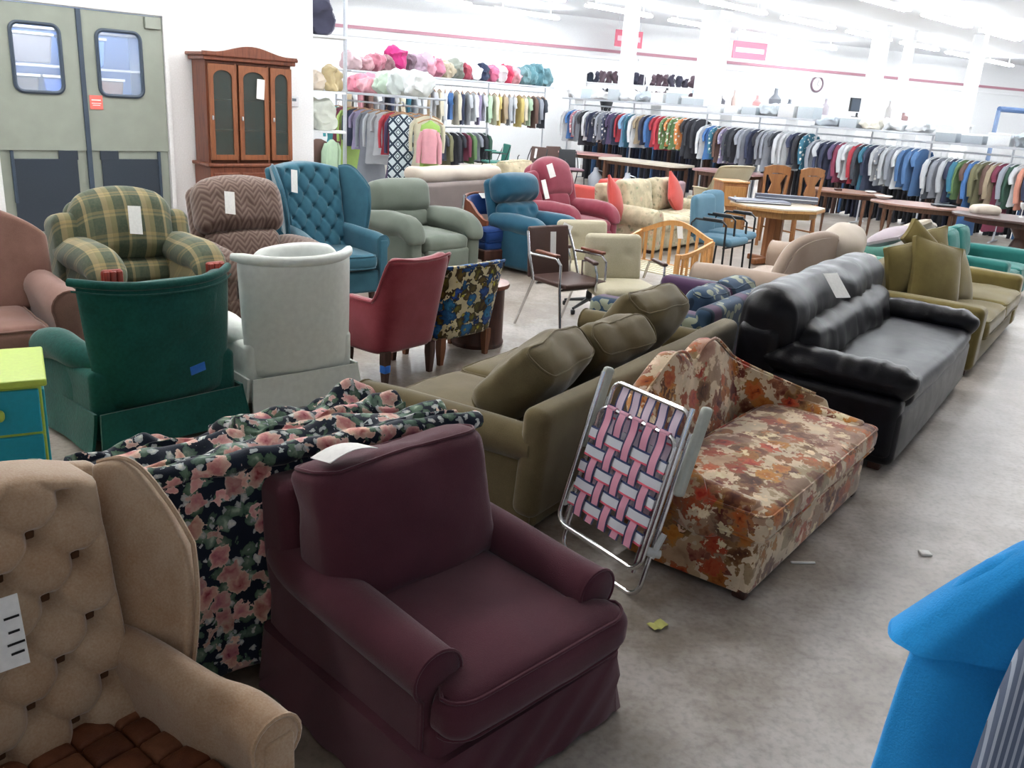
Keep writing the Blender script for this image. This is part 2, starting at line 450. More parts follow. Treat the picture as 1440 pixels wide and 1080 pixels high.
# stock room behind the doors: grey back wall, shelves with blue bins
w = MB(); w.box(5, .1, 3, (-1.2, 3.2, 1.5)); o = struct(w.build('wall_stockroom', plain('stock_wall', '#5f86cc', .8), smooth=False)); o.location = WO; o.rotation_euler[2] = WR
st = thing('stock_shelf', 'stockroom shelf seen through the swing door windows', 'shelf', wpos(-1.3, 2.3), WR)
for z in (1.35, 1.85, 2.3): q = MB(); q.box(3.2, .5, .03, (0, 0, z)); q.build('shelf_board', M['steel'], st, smooth=False)
for x in (-1.58, 1.58): q = MB(); q.box(.05, .5, 2.5, (x, 0, 1.25)); q.build('upright', M['steel'], st, smooth=False)
for i, (x, z, c) in enumerate([(-1.2, 1.38, '#2d55b8'), (-.65, 1.38, '#3a6ad0'), (0.0, 1.38, '#4d4542'), (.55, 1.38, '#3056a8'), (1.05, 1.38, '#7a5a48'), (-1.1, 1.88, '#4c8ae0'), (-.45, 1.88, '#3f74d6'), (.2, 1.88, '#6b6a72'), (.85, 1.88, '#5d86c9')]):
    q = MB(); q.v, q.f = rbox(.46, .4, .34, .03, 2, (1, 1, 1)); q.v = [(a*(1+.1*(c_/.17)), b, c_+.17) for a, b, c_ in q.v]
    o = q.build('storage_bin', plain('bin_%d' % i, c, .4)); o.location = wpos(-1.3+x, 2.3, z); o.rotation_euler[2] = WR
    q2 = MB(); q2.box(.52, .44, .03, (0, 0, .35)); q2.build('lid', plain('lid_%d' % i, '#cfd4da', .5), o, smooth=False)
    tag(o, '%s storage bin on the %s stockroom shelf, %s place' % (['blue', 'bright blue', 'dark brown', 'deep blue', 'brown', 'sky blue', 'clear blue', 'grey', 'pale blue'][i], 'lower' if z < 1.5 else 'middle', ['first', 'second', 'third', 'fourth', 'fifth', 'first', 'second', 'third', 'fourth'][i]), 'bin', 'stockroom bins')
pl = bpy.data.lights.new('stock_lamp', 'AREA'); pl.energy = 120; pl.size = 1.5; po = bpy.data.objects.new('stock_lamp', pl); COL.objects.link(po); po.location = wpos(-1.3, 1.2, 3.0)
w = MB(); w.box(6, 3.4, .1, (-1.2, 1.9, 3.1)); o = struct(w.build('ceiling_stockroom', M['ceiling'], smooth=False)); o.location = WO; o.rotation_euler[2] = WR
# thermostat by the corner
t = MB(); t.rb(.14, .03, .13, (0, 0, 0), r=.01); o = t.build('thermostat', plain('thermostat_shell', (.75, .77, .8), .5)); o.location = wpos(1.36, -.016, 1.62); o.rotation_euler[2] = WR
tag(o, 'small white thermostat on the white wall right of the china cabinet', 'thermostat')
t = MB(); t.box(.06, .006, .035, (0, -.016, .02)); t.build('display', plain('lcd', '#6f7d88', .3), o, smooth=False)

t = MB(); t.rb(.16, .10, .42, (0, 0, 0), r=.05, k=3, n=(4, 2, 6), fn=wrink(.03, 7, 3)); o = t.build('canvas_bag', plain('canvas', '#d8cdbd', .9)); o.location = wpos(1.18, -.08, 1.28); o.rotation_euler[2] = WR
tag(o, 'pale canvas bag hanging on the wall just right of the china cabinet', 'bag')
t = MB(); t.tube([(-.05, 0, .18), (-.03, .03, .30), (.03, .03, .30), (.05, 0, .18)], .008, 6); t.build('strap', plain('canvas_strap', '#b8ab98', .9), o)
# ---------------------------------------------------------------- china cabinet
cab = thing('china_cabinet', 'tall brown wooden china cabinet with three arched glass doors against the white wall', 'cabinet', (-3.484, 11.03, 0), WR)
CW, CD = 1.09, .42
b = MB(); b.box(CW+.03, CD+.02, .82, (0, 0, .43), r=.01); b.box(CW+.09, CD+.06, .04, (0, -.01, .86), r=.012); b.box(CW+.06, CD+.04, .08, (0, 0, .04), r=.01)
b.build('base_cabinet', M['red_wood'], cab, smooth=False)
for i, x in enumerate((-.36, 0, .36)):
    d = MB(); d.box(.33, .02, .6, (x, -CD/2-.02, .47), r=.006); d.box(.23, .02, .48, (x, -CD/2-.028, .47), r=.008)
    dd = d.build('cupboard_door', M['red_wood'], cab, smooth=False); kn = MB(); kn.rb(.025, .02, .025, (x+.13, -CD/2-.045, .52), r=.01); kn.build('knob', M['steel'], dd)
h = MB(); zt = 2.02
h.box(.03, CD-.06, zt-.88, (-CW/2+.015, .02, (zt+.88)/2)); h.box(.03, CD-.06, zt-.88, (CW/2-.015, .02, (zt+.88)/2)); h.box(CW, .02, zt-.88, (0, CD/2-.02, (zt+.88)/2)); h.box(CW, CD-.06, .03, (0, .02, zt))
h.box(.03, .03, zt-.88, (-.175, -.15, (zt+.88)/2)); h.box(.03, .03, zt-.88, (.235, -.15, (zt+.88)/2))
h.build('hutch', M['red_wood'], cab, smooth=False)
for z in (1.25, 1.6): q = MB(); q.box(CW-.06, CD-.12, .015, (0, .02, z)); q.build('shelf', M['red_wood'], cab, smooth=False)
c = MB(); c.box(CW+.08, CD+.02, .05, (0, 0, zt+.04), r=.012); c.box(CW+.13, CD+.06, .04, (0, 0, zt+.08), r=.012)
crest = [(-CW/2-.05, zt+.09)]+[(-CW/2-.05+(CW+.1)*i/24, zt+.11+.085*max(0, cos(PI*(i/24-.5)*1.25))**2) for i in range(25)]+[(CW/2+.05, zt+.09)]
c.prism(crest, -CD/2-.03, -CD/2+.02); c.build('cornice', M['red_wood'], cab, smooth=False)
def glaze():
    n = N('cabinet_glass'); n.b.inputs['Alpha'].default_value = .35; return n.out((.10, .13, .12), .06)
M['cabglass'] = glaze()
for x0, x1 in ((-.53, -.19), (-.16, .22), (.25, .53)):
    z0, z1 = .92, 2.0; cx = (x0+x1)/2; bw = .055; iw = (x1-x0)/2-bw
    hole = [(cx-iw, z0+.06), (cx, z0+.06), (cx+iw, z0+.06), (cx+iw, 1.4), (cx+iw, z1-.15)]+[(cx+iw*cos(rad(a)), z1-.15+.085*sin(rad(a))) for a in range(15, 180, 15)]+[(cx-iw, z1-.15), (cx-iw, 1.4)]
    d = plate_hole(x0, x1, z0, z1, hole, -CD/2+.0, -CD/2+.03).build('glass_door', M['oak'] if False else wood('door_wood_%d' % int(x0*100), '#8a5436', '#663822', 12), cab, smooth=False)
    g = MB(); g.prism(hole, -CD/2+.014, -CD/2+.018); g.build('glass_pane', M['cabglass'], d, smooth=False)
    k = MB(); k.rb(.02, .02, .05, (x0+.03, -CD/2-.01, 1.4), r=.008); k.build('door_pull', M['steel'], d)
price_tag(cab, (.12, -CD/2-.008, 1.86), (0, rad(4), 0), .1, .23)
# ================================================================ FURNITURE BUILDERS (front is -Y, right arm is +X as seen from the front)
def arm_sweep(s, st, pn=14, a0=205, a1=-60):
    """rolled arm: stations (y, cx, top, r, panel width, z0) from front to back"""
    m = MB(); L = []
    def sec(y, cx, top, r, wp, z0, k=1.0):
        c = (cx, top-r); P = [(cx-s*wp/2, z0), (cx-s*wp/2, (z0+top-r)/2)]
        for i in range(pn+1):
            a = rad(a0+(a1-a0)*i/pn); P.append((c[0]+s*r*cos(a), c[1]+r*sin(a)))
        P += [(cx+s*wp/2, (z0+top-r)/2), (cx+s*wp/2, z0)]
        if k != 1: mz = top-r; P = [((x-cx)*k+cx, (z-mz)*k+mz if z > z0+.01 else z) for x, z in P]
        return [(x, y, z) for x, z in P]
    y, *r_ = st[0]
    L.append(sec(y-.012, *r_, k=.72)); L.append(sec(y-.006, *r_, k=.93))
    for q in st: L.append(sec(*q))
    y, *r_ = st[-1]; L.append(sec(y+.01, *r_, k=.85))
    m.loft(L); front = L[2][1:-1]
    return m, [(x, y_-.004, z) for x, y_, z in front]
def smooth_st(st, n=4):
    out = []
    for i in range(len(st)-1):
        p0 = st[max(i-1, 0)]; p1 = st[i]; p2 = st[i+1]; p3 = st[min(i+2, len(st)-1)]
        for j in range(n):
            t = j/n; out.append(tuple(.5*((2*b)+(-a+c)*t+(2*a-5*b+4*c-d)*t*t+(-a+3*b-3*c+d)*t**3) for a, b, c, d in zip(p0, p1, p2, p3)))
    out.append(st[-1]); return out
def rloop(w_, d_, r, z, cx=0, cy=0, n=5, wave=0):
    P = []
    for sx, sy, a0 in ((1, 1, 0), (-1, 1, 90), (-1, -1, 180), (1, -1, 270)):
        for i in range(n+1):
            a = rad(a0+90*i/n); P.append((cx+sx*(w_/2-r)+r*cos(a), cy+sy*(d_/2-r)+r*sin(a), z))
    out = []
    for i, p in enumerate(P):
        q = P[(i+1) % len(P)]; out.append(p); L = math.dist(p, q)
        if L > .12:
            k = int(L/.05)
            for j in range(1, k):
                t = j/k; out.append((p[0]+(q[0]-p[0])*t, p[1]+(q[1]-p[1])*t, z))
    if wave: out = [(x+(x-cx)/max(w_, .1)*wave*sin(i*1.9), y+(y-cy)/max(d_, .1)*wave*sin(i*1.9+1), z_) for i, (x, y, z_) in enumerate(out)]
    return out
def skirt(w_, d_, z1, z0=.015, flare=.03, wave=.02, r=.03, cy=0):
    m = MB(); m.loft([rloop(w_, d_, r, z1, 0, cy), rloop(w_+flare*.5, d_+flare*.5, r, z1-(z1-z0)*.4, 0, cy, wave=wave*.6), rloop(w_+flare, d_+flare, r, z0, 0, cy, wave=wave)]); return m
def wood_leg(x, y, h, r0=.022, r1=.014):
    m = MB(); m.loft([[(x+a*r, y+b*r, z) for a, b in ((-1, -1), (1, -1), (1, 1), (-1, 1))] for r, z in ((r1, 0), (r0, h*.7), (r0, h+.02))]); return m
def soft_cushion(w_, d_, h_, c, mat, root, name, tx=0, rz=0, puff=(.0, .0, .03), wr=.008, seed=0, pipe=True, r=None, n=(10, 8, 2), T=0, ry=0, pmat=None, k=4):
    """loose cushion centred at c, tilted; returns object"""
    R = Matrix.Rotation(rz, 3, 'Z') @ Matrix.Rotation(ry, 3, 'Y') @ Matrix.Rotation(tx, 3, 'X'); c = Vector(c)
    def fn(q):
        q = Vector(q)
        if T and q.y < -d_/2+.16: q.x *= 1+T*min(1, (-d_/2+.16-q.y)/.05)
        q = q + noise.noise_vector(q*5+Vector((seed*3.3, seed, 0)))*wr + noise.noise_vector(q*14+Vector((seed*3.3, seed, 0)))*wr*.35
        return R @ q + c
    m = MB(); m.rb(w_, d_, h_, (0, 0, 0), r or min(w_, d_, h_)*.38, k, n, puff, fn)
    o = m.build(name, mat, root)
    if pipe:
        rr = (r or min(w_, d_, h_)*.38)
        for i, z in enumerate((h_/2-rr*.25, -h_/2+rr*.25)):
            p = MB(); p.tube(seam(w_-rr*.35, d_-rr*.35, z, 0, corner=rr*1.1, fn=fn), .006, 6, closed=True)
            p.build('piping', pmat or mat, o)
    return o
def root_of(kind, label, cat, x, y, phi, group=None): return thing(kind, label, cat, (x, y, 0), face(phi), group)

def sofa(kind, label, cat, x, y, phi, W_, D, H, SH, AH, AW, mat, nseat=2, arm='roll', legs=None, skirt_h=0, T=0, back='cushions', bt=.2, lean=.2, seat_th=.16, wr=.01, smat=None, pipe=True, armr=None, group=None, seed=0, backcush=None, base_z=.05):
    root = root_of(kind, label, cat, x, y, phi, group); smat = smat or mat
    iw = W_-2*AW
    f = MB()
    f.rb(W_-AW*.6, D-.06, SH-seat_th-base_z+.02, (0, .01, (SH-seat_th+base_z)/2), r=.03)
    f.build('base', mat, root)
    bk = MB(); bz0 = .1
    bk.rb(W_-.02, bt*.6, H-bz0-.03, (0, D/2-bt*.3, (H-bz0)/2+bz0-.02), r=.05, n=(12, 2, 6), fn=chain(tilt_x(-lean*.4, (0, D/2-bt*.3, bz0)), wrink(wr*.5, 3, seed)))
    bk.build('back_frame', mat, root)
    for s in (-1, 1):
        cx = s*(W_/2-AW/2)
        if arm == 'roll':
            r = armr or AW*.52
            m, fp = arm_sweep(s, smooth_st([(-D/2+.02, cx+s*.01, AH-.01, r, AW*.62, base_z), (-D/4, cx, AH, r, AW*.62, base_z), (D/4, cx, AH+.005, r, AW*.62, base_z), (D/2-.05, cx, AH, r*.95, AW*.62, base_z)]))
            a = m.build('arm', mat, root)
            if pipe: p = MB(); p.tube(fp, .006, 6); p.build('piping', mat, a)
        elif arm == 'box':
            m = MB(); m.rb(AW, D-.04, AH-base_z, (cx, 0, (AH+base_z)/2), r=.05, k=4, n=(2, 8, 4), puff=(.01, 0, .01), fn=wrink(wr, 3, s)); m.build('arm', mat, root)
        elif arm == 'pad':
            m = MB(); m.rb(AW*.8, D-.08, AH-base_z-.1, (cx, .01, (AH+base_z-.1)/2), r=.04, n=(2, 6, 3)); a = m.build('arm', mat, root)
            m = MB(); m.rb(AW*1.15, D-.02, .2, (cx, -.01, AH-.09), r=.085, k=5, n=(2, 14, 1), puff=(.01, .02, .02), fn=wrink(wr*1.6, 6, s+seed)); m.build('arm_pad', mat, a)
    sw = iw/nseat; sd = D-bt-.02
    for i in range(nseat):
        cx = -iw/2+sw*(i+.5)
        soft_cushion(sw-.01, sd, seat_th, (cx, -D/2+sd/2-.01, SH-seat_th/2), smat, root, 'seat_cushion', seed=i+seed, puff=(0, 0, .025), wr=wr, T=T, pipe=pipe)
    if back == 'cushions':
        n_ = backcush or nseat; sw = iw/n_; bh = H-SH+.04
        for i in range(n_):
            cx = -iw/2+sw*(i+.5)
            soft_cushion(sw-.015, bt*.8, bh, (cx, D/2-bt*.85, SH+bh/2-.02), smat, root, 'back_cushion', tx=-lean, seed=i+5+seed, puff=(0, .035, .01), wr=wr*1.5, pipe=pipe, n=(8, 2, 8))
    if skirt_h: skirt(W_-.02, D-.02, skirt_h).build('skirt', mat, root)
    if legs:
        lh, lm = legs
        for sx in (-1, 1):
            for sy in (-1, 1): wood_leg(sx*(W_/2-.08), sy*(D/2-.08), lh).build('leg', lm, root)
    elif not skirt_h:
        for sx in (-1, 1):
            for sy in (-1, 1): m = MB(); m.rb(.06, .06, base_z+.01, (sx*(W_/2-.1), sy*(D/2-.1), base_z/2), r=.01, k=1); m.build('foot', M['dark_wood'], root)
    return root

def tuft_shell(w_, z0, z1, yf, sx, sz, amp, dim, nu, nv, wfn=None, th=.1, px=0, pz=0, topfn=None, bow=0.0, border=.06):
    """tufted panel: width w_, from z0 to z1, yf(z) gives the depth of the surface. returns MB and button positions"""
    def base(u, v):
        x = (u-.5)*w_*(wfn(v) if wfn else 1); top = z1+(topfn(2*u-1) if topfn else 0); z = z0+(top-z0)*v
        return x, z
    def disp(x, z, u, v):
        p = (x-px)/sx+(z-pz)/sz; q = (x-px)/sx-(z-pz)/sz
        a1, a2 = abs(sin(PI*p)), abs(sin(PI*q)); a = .62*(1-math.exp(-min(a1, a2)*3.6))+.38*(a1*a2)**.8
        dp, dq = p-round(p), q-round(q); d2 = ((dp+dq)*sx/2)**2+((dp-dq)*sz/2)**2
        e = min(1, min(u, 1-u)/border, min(v, 1-v)/border)
        return amp*(a*e+(1-e)*.6) - dim*math.exp(-d2/(.020**2))*e
    def f(u, v):
        x, z = base(u, v); edge = min(min(u, 1-u)/.05, min(v, 1-v)/.05, 1)
        y = yf(z) - disp(x, z, u, v) + bow*(2*u-1)**2*-1 + (1-math.sqrt(max(0, 1-(1-edge)**2)))*.04
        return Vector((x, y, z))
    m = MB(); m.shell(f, nu, nv, th, back=lambda u, v: Vector((base(u, v)[0], yf(base(u, v)[1])+th, base(u, v)[1])))
    B = []
    for i in range(-12, 13):
        for j in range(-12, 13):
            x = px+sx*(i+j)/2; z = pz+sz*(i-j)/2
            v = (z-z0)/(z1-z0)
            if not .04 < v < .96: continue
            hw = w_/2*(wfn(v) if wfn else 1)
            if abs(x) < hw-.03: B.append((x, yf(z)+dim*.75-bow*(x/hw)**2, z))
    return m, B
def buttons(B, mat, root, r=.011):
    me = None
    for x, y, z in B:
        if me is None:
            m = MB(); m.rb(2*r, r*.9, 2*r, r=r*.45, k=2, n=(1, 1, 1)); o = m.build('button', mat, root); me = o.data
        else: o = bpy.data.objects.new('button', me); COL.objects.link(o); o.parent = root
        o.location = (x, y, z)

def wing_chair(kind, label, x, y, phi, W_, D, H, SH, AH, mat, seatmat, sx, sz, amp, dim, nu, nv, legmat, cushion='plain', wing=.27, px=0, pz=0, btnmat=None, scale=1.0, bw=.54, bow=.02, wingtop=.0, wout=.10):
    root = root_of(kind, label, 'armchair', x, y, phi); root.scale = (scale,)*3
    yf = lambda z: .14+(z-SH)*.30
    z0 = SH-.04
    m, B = tuft_shell(bw, z0, H-.03, yf, sx, sz, amp, dim, nu, nv, wfn=lambda v: .96+.1*v, th=.13, px=px, pz=pz, topfn=lambda t: .045*(1-t*t), bow=bow)
    bk = m.build('tufted_back', mat, root, ang=60); buttons(B, btnmat or mat, bk)
    # outer back
    ob = MB(); ob.rb(bw+.13, .06, H-.2, (0, yf(H/2)+.13, (H-.2)/2+.15), r=.025, n=(6, 1, 6), fn=lambda q: Vector((q[0]*(1.0+.06*(q[2]/H)), q[1]+(q[2]-H/2)*.30, q[2]+.05*(1-(q[0]/(bw/2+.07))**2)*(q[2]/H))))
    ob.build('outer_back', mat, root)
    for s in (-1, 1):
        def fw(u, v, s=s):
            zt = H-.02+.02*sin(PI*min(1, u*1.4))-.16*max(0, u-.2)**2.6*1.7+wingtop; zb = AH-.08
            z = zb+(zt-zb)*v
            ln = wing*(.78+.42*sin(PI*min(1, v*1.02)*.6))
            yy = yf(z)+.05-u*(ln+.05)
            xx = s*(bw/2*(.96+.1*v)-.005+.02*v+wout*(1.35*u-.35*u*u))
            return Vector((xx, yy, z))
        g = MB(); g.shell((lambda u, v: fw(u, v)) if s < 0 else (lambda u, v: fw(u, 1-v)), 16, 18, -.045)
        wo = g.build('wing', mat, root, sub=2, ang=180)
        ed = [fw(1, i/20) for i in range(21)]; ed = ed+[fw(1-i/14, 1) for i in range(1, 15)]
        p = MB(); p.tube([v_+Vector((s*.022, 0, 0)) for v_ in ed], .006, 6); p.build('piping', mat, wo)
        cx = s*(W_/2-.09)
        st = smooth_st([(-D/2+.06, cx+s*.035, AH-.03, .062, .07, .1), (-D/2+.16, cx+s*.025, AH-.012, .06, .07, .1), (-.08, cx-s*.01, AH, .052, .07, .1), (.1, cx-s*.03, AH+.01, .048, .07, .1), (.28, cx-s*.05, AH+.01, .045, .07, .1)], 5)
        m, fp = arm_sweep(s, st, a0=190, a1=-80); a = m.build('arm', mat, root)
        p = MB(); p.tube(fp, .006, 6); p.build('piping', mat, a)
        fpan = MB(); c0 = st[0]; fpan.rb(.075, .02, c0[2]-.16, (c0[1], c0[0]-.012, (c0[2]-.05)/2+.06), r=.009, k=2); fpan.build('front_panel', mat, a)
    b = MB(); b.rb(W_-.16, D-.12, SH-.24, (0, -.0, (SH-.14+.1)/2), r=.03, n=(4, 4, 2)); b.build('base', mat, root)
    if cushion == 'patch':
        # seat cushion sewn from leather patches, each its own pad
        sc = MB(); cw, cdp = W_-.24, D-.2; sc.rb(cw, cdp, .1, (0, -.06, SH-.06), r=.04, n=(6, 6, 1)); so = sc.build('seat_cushion', seatmat[0], root)
        k = 0
        for i in range(5):
            for j in range(6):
                pw = cw/5; pd = cdp/6
                q = MB(); q.rb(pw*.985, pd*.985, .03, (-cw/2+pw*(i+.5), -.06-cdp/2+pd*(j+.5), SH-.01), r=.012, k=2, n=(3, 3, 0), puff=(0, 0, .008)); q.build('leather_patch', seatmat[(i*3+j*2+(i*j) % 2) % len(seatmat)], so)
    else: soft_cushion(W_-.25, D-.16, .13, (0, -.07, SH-.055), seatmat, root, 'seat_cushion', puff=(0, 0, .02))
    for sx_ in (-1, 1):
        for sy in (-1, 1): wood_leg(sx_*(W_/2-.13), sy*(D/2-.12), .13).build('leg', legmat, root)
    return root

def swivel_chair(kind, label, x, y, phi, W_, D, H, SH, AH, mat, vinyl=False, scale=1):
    """high-backed rocker seen from behind: wrapped back, rolled arms, skirt with corner slits"""
    root = root_of(kind, label, 'armchair', x, y, phi)
    D2 = D/2
    def hw(z):
        t = max(0, min(1, (z-.30)/(H-.30))); k = .30+(W_/2-.30)*min(1, t*1.6)
        return k if z > AH-.12 else .30
    def outer(u, v):
        a = 2*u-1; z = .2+(H-.2)*v
        w1 = .33+(W_/2-.33)*(v**.5); 
        yb = D2-.10+(z-.2)*.10
        return Vector((a*w1, yb-.16*abs(a)**3.0*(.25+.75*v)-.02*a*a, z+.02*a*a*v))
    m = MB(); m.shell(outer, 18, 10, -.11 if not vinyl else -.08)
    bk = m.build('back_shell', mat, root, ang=60, sub=1)
    top = [outer(i/18, 1)+Vector((0, -.02, 0)) for i in range(19)]
    p = MB(); p.tube(top, [.02]+[.03 if vinyl else .022]*17+[.02], 10); p.build('top_roll', mat, bk)
    if not vinyl:
        p = MB(); p.tube([outer(i/18, .985)+Vector((0, .008, -.03)) for i in range(19)], .005, 6); p.build('piping', mat, bk)
    # inner back pad
    bp = MB(); bp.rb(W_-.22, .17, H-SH+(.08 if vinyl else -.02), (0, D2-(.24 if vinyl else .2), (H+SH)/2+(.0 if vinyl else 0)), r=.07, k=4, n=(10, 2, 8), puff=(0, .03, .05 if vinyl else .02), fn=chain(tilt_x(-.16, (0, D2-.2, SH)), lambda q: Vector((q[0], q[1]-.5*q[0]**2, q[2]))))
    bp.build('back_cushion', mat, root)
    for s in (-1, 1):
        cx = s*(W_/2-.07)
        st = smooth_st([(-D2+.05, cx+s*.02, AH-.03, .085, .1, .16), (-D2+.2, cx+s*.01, AH, .085, .1, .16), (0, cx-s*.0, AH-.02, .075, .1, .16), (D2-.24, cx-s*.05, AH-.06, .06, .09, .16)], 4)
        mm, fp = arm_sweep(s, st); a = mm.build('arm', mat, root)
    b = MB(); b.rb(W_-.05, D-.18, SH-.03, (0, -.05, (SH+.09)/2), r=.04, n=(4, 4, 2)); b.build('base', mat, root)
    soft_cushion(W_-.24, D-.22, .14, (0, -.09, SH-.06), mat, root, 'seat_cushion', puff=(0, 0, .02), pipe=not vinyl)
    # skirt: four panels with slits at the corners
    SW, SD, sz = W_-.06, D-.08, .2
    for i, (lx, ly, L, r) in enumerate([(0, SD/2-.055, SW, 0), (0, -SD/2, SW, PI), (SW/2, -.028, SD-.055, -PI/2), (-SW/2, -.028, SD-.055, PI/2)]):
        def sk(u, v, L=L):
            a = 2*u-1; return Vector((-a*(L/2-.006+.02*(1-v)), .002+.035*(1-v)**1.3+.006*sin(u*9)*(1-v), .03+sz*v))
        q = MB(); q.shell(sk, 12, 4, -.016, )
        o = q.build('skirt_panel', mat, root); o.location = (lx, ly, 0); o.rotation_euler[2] = r
    for sx_ in (-1, 1):
        for sy in (-1, 1):
            q = MB(); q.rb(.05, .05, .07, (sx_*(SW/2-.06), sy*(SD/2-.06), .035), r=.015, k=2); q.build('foot', M['dark_wood'], root)
    return root

def barrel_chair(kind, label, x, y, phi, W_, D, H, SH, AH, mat, legm, legh=.18, topfn=None, seatmat=None, th=.09, flare=.10, spread=112, tape=None, front_low=True, botw=.82):
    root = root_of(kind, label, 'armchair', x, y, phi)
    def f(u, v):
        a = rad(-spread+2*spread*u); c_ = cos(a); t = abs(2*u-1)
        zt = H if not topfn else H+topfn(2*u-1)
        blend = max(0, min(1, (t-.38)/.34)); blend = blend*blend*(3-2*blend)
        top = zt*(1-blend)+AH*blend
        z = legh+(top-legh)*v
        k = botw+(1-botw)*((z-legh)/(H-legh))
        r = 4.5
        ex = abs(sin(a))**(2/r)*math.copysign(1, sin(a)); ey = abs(c_)**(2/r)*math.copysign(1, c_)
        return Vector((ex*W_/2*k, ey*D/2*k+flare*(z-SH)*(1-t*.8), z))
    m = MB(); m.shell(f, 40, 10, -th); bk = m.build('barrel_back', mat, root, sub=1, ang=180)
    p = MB(); p.tube([f(i/40, 1)+Vector((0, 0, 0)) for i in range(41)], .011, 6); p.build('piping', mat, bk)
    b = MB(); b.rb(W_*.74, D*.74, SH-legh-.06, (0, -.03, (SH-.06+legh)/2), r=.04, n=(3, 3, 1)); b.build('base', mat, root)
    soft_cushion(W_-.22, D-.2, .12, (0, -.07, SH-.03), seatmat or mat, root, 'seat_cushion', puff=(0, 0, .02))
    for sx_ in (-1, 1):
        for sy in (-1, 1):
            lg = wood_leg(sx_*W_*.33, sy*D*.33, legh+.01, .026, .016).build('leg', legm, root)
            if tape and (sx_, sy) in tape:
                q = MB(); q.rb(.056, .056, .06, (sx_*W_*.33, sy*D*.33, legh*.55), r=.012, k=2); q.build('tape_band', M['blue_tape'], lg)
    return root

def recliner(kind, label, x, y, phi, W_, D, H, SH, AH, AW, mat, pads, group=None, arm_puff=.03, skirt_h=0, lean=.24, foot=True, armlen=1.0, wings=0, knob=None, shell_back=True, seed=0, wr=.01, dimple=None, seatw=None):
    """padded armchair. pads: (z0, z1, width, depth, puff, arch) from the seat up"""
    root = root_of(kind, label, 'armchair', x, y, phi, group); D2 = D/2; iw = W_-2*AW
    b = MB(); b.rb(W_-AW*.7, D-.08, SH-.2, (0, .02, (SH-.2)/2+.05), r=.04, n=(4, 4, 2)); b.build('base', mat, root)
    soft_cushion(iw+.02, D-.24, .17, (0, -.1, SH-.08), mat, root, 'seat_cushion', puff=(0, .02, .03), pipe=False, r=.065, wr=wr, seed=seed)
    if foot: q = MB(); q.rb(iw-.01, .09, SH-.17, (0, -D2+.04, (SH-.17)/2+.05), r=.035, k=4, n=(6, 1, 5), puff=(0, .03, 0), fn=wrink(wr, 4, seed)); q.build('footrest', mat, root)
    for s in (-1, 1):
        cx = s*(W_/2-AW/2)
        q = MB(); q.rb(AW*.82, (D-.12)*armlen, AH-.14, (cx, -.0-(1-armlen)*-.0, (AH-.14)/2+.04), r=.05, k=4, n=(2, 6, 4), puff=(.015, .02, 0)); a = q.build('arm', mat, root)
        q = MB(); q.rb(AW*1.12, (D-.08)*armlen, .17, (cx, -.02, AH-.08), r=.08, k=5, n=(2, 12, 1), puff=(.015, .01, arm_puff), fn=chain(wrink(wr, 5, s+seed), lambda p_: Vector((p_[0], p_[1], p_[2]-.10*max(0, (-p_[1]-D2+.22)/.2)**2)))); q.build('arm_pad', mat, a)
        if knob: 
            q = MB(); q.rb(AW*.62, .045, .10, (cx, -D2+.005, AH-.13), r=.02, k=3, n=(1, 1, 1)); kn = q.build('arm_front', knob, a)
            for kk in range(3): q = MB(); q.rb(AW*.17, .02, .085, (cx+(kk-1)*AW*.19, -D2-.02, AH-.13), r=.009, k=3, n=(1, 1, 1)); q.build('carved_rib', knob, kn)
    y0 = D2-.22
    if shell_back:
        zt = pads[-1][1]; ww = max(p[2] for p in pads); ar = pads[-1][5]
        q = MB(); q.rb(ww+.0, .13, zt-.2, (0, y0+.13, (zt+.2)/2-.01), r=.06, k=4, n=(10, 1, 8), fn=chain(lambda p_: Vector((p_[0]*(1-.0*p_[2]), p_[1], p_[2]+ar*(1-(2*p_[0]/ww)**2)*max(0, (p_[2]-.4)/(zt-.4)))), tilt_x(-lean, (0, y0, SH)))); q.build('outer_back', mat, root)
    for i, (z0, z1, w_, dp, pf, arch) in enumerate(pads):
        zc = (z0+z1)/2; hh = z1-z0
        def fn(p_, zc=zc, hh=hh, w_=w_, arch=arch):
            p_ = Vector(p_); t = (p_.z-zc)/hh+.5
            p_.z += arch*(1-(2*p_.x/w_)**2)*t
            if wings: p_.y -= wings*(2*p_.x/w_)**2*.12
            if dimple:
                for bx, bz in dimple:
                    d2 = (p_.x-bx)**2+(p_.z-bz)**2; p_.y += .03*math.exp(-d2/.0016)
            return p_
        q = MB(); q.rb(w_, dp, hh+.03, (0, y0, zc), r=min(dp, hh)*.42, k=5, n=(14, 1, 9), puff=(.01, pf, 0), fn=chain(fn, wrink(wr, 4, seed+i), tilt_x(-lean, (0, y0, SH)))); q.build('back_cushion' if i < len(pads)-1 or len(pads) == 1 else 'headrest', mat, root)
    if skirt_h: skirt(W_-.04, D-.06, skirt_h).build('skirt', mat, root)
    for sx_ in (-1, 1):
        for sy in (-1, 1): q = MB(); q.rb(.06, .06, .06, (sx_*(W_/2-.1), sy*(D2-.1), .03), r=.015, k=2); q.build('foot', M['dark_wood'], root)
    return root
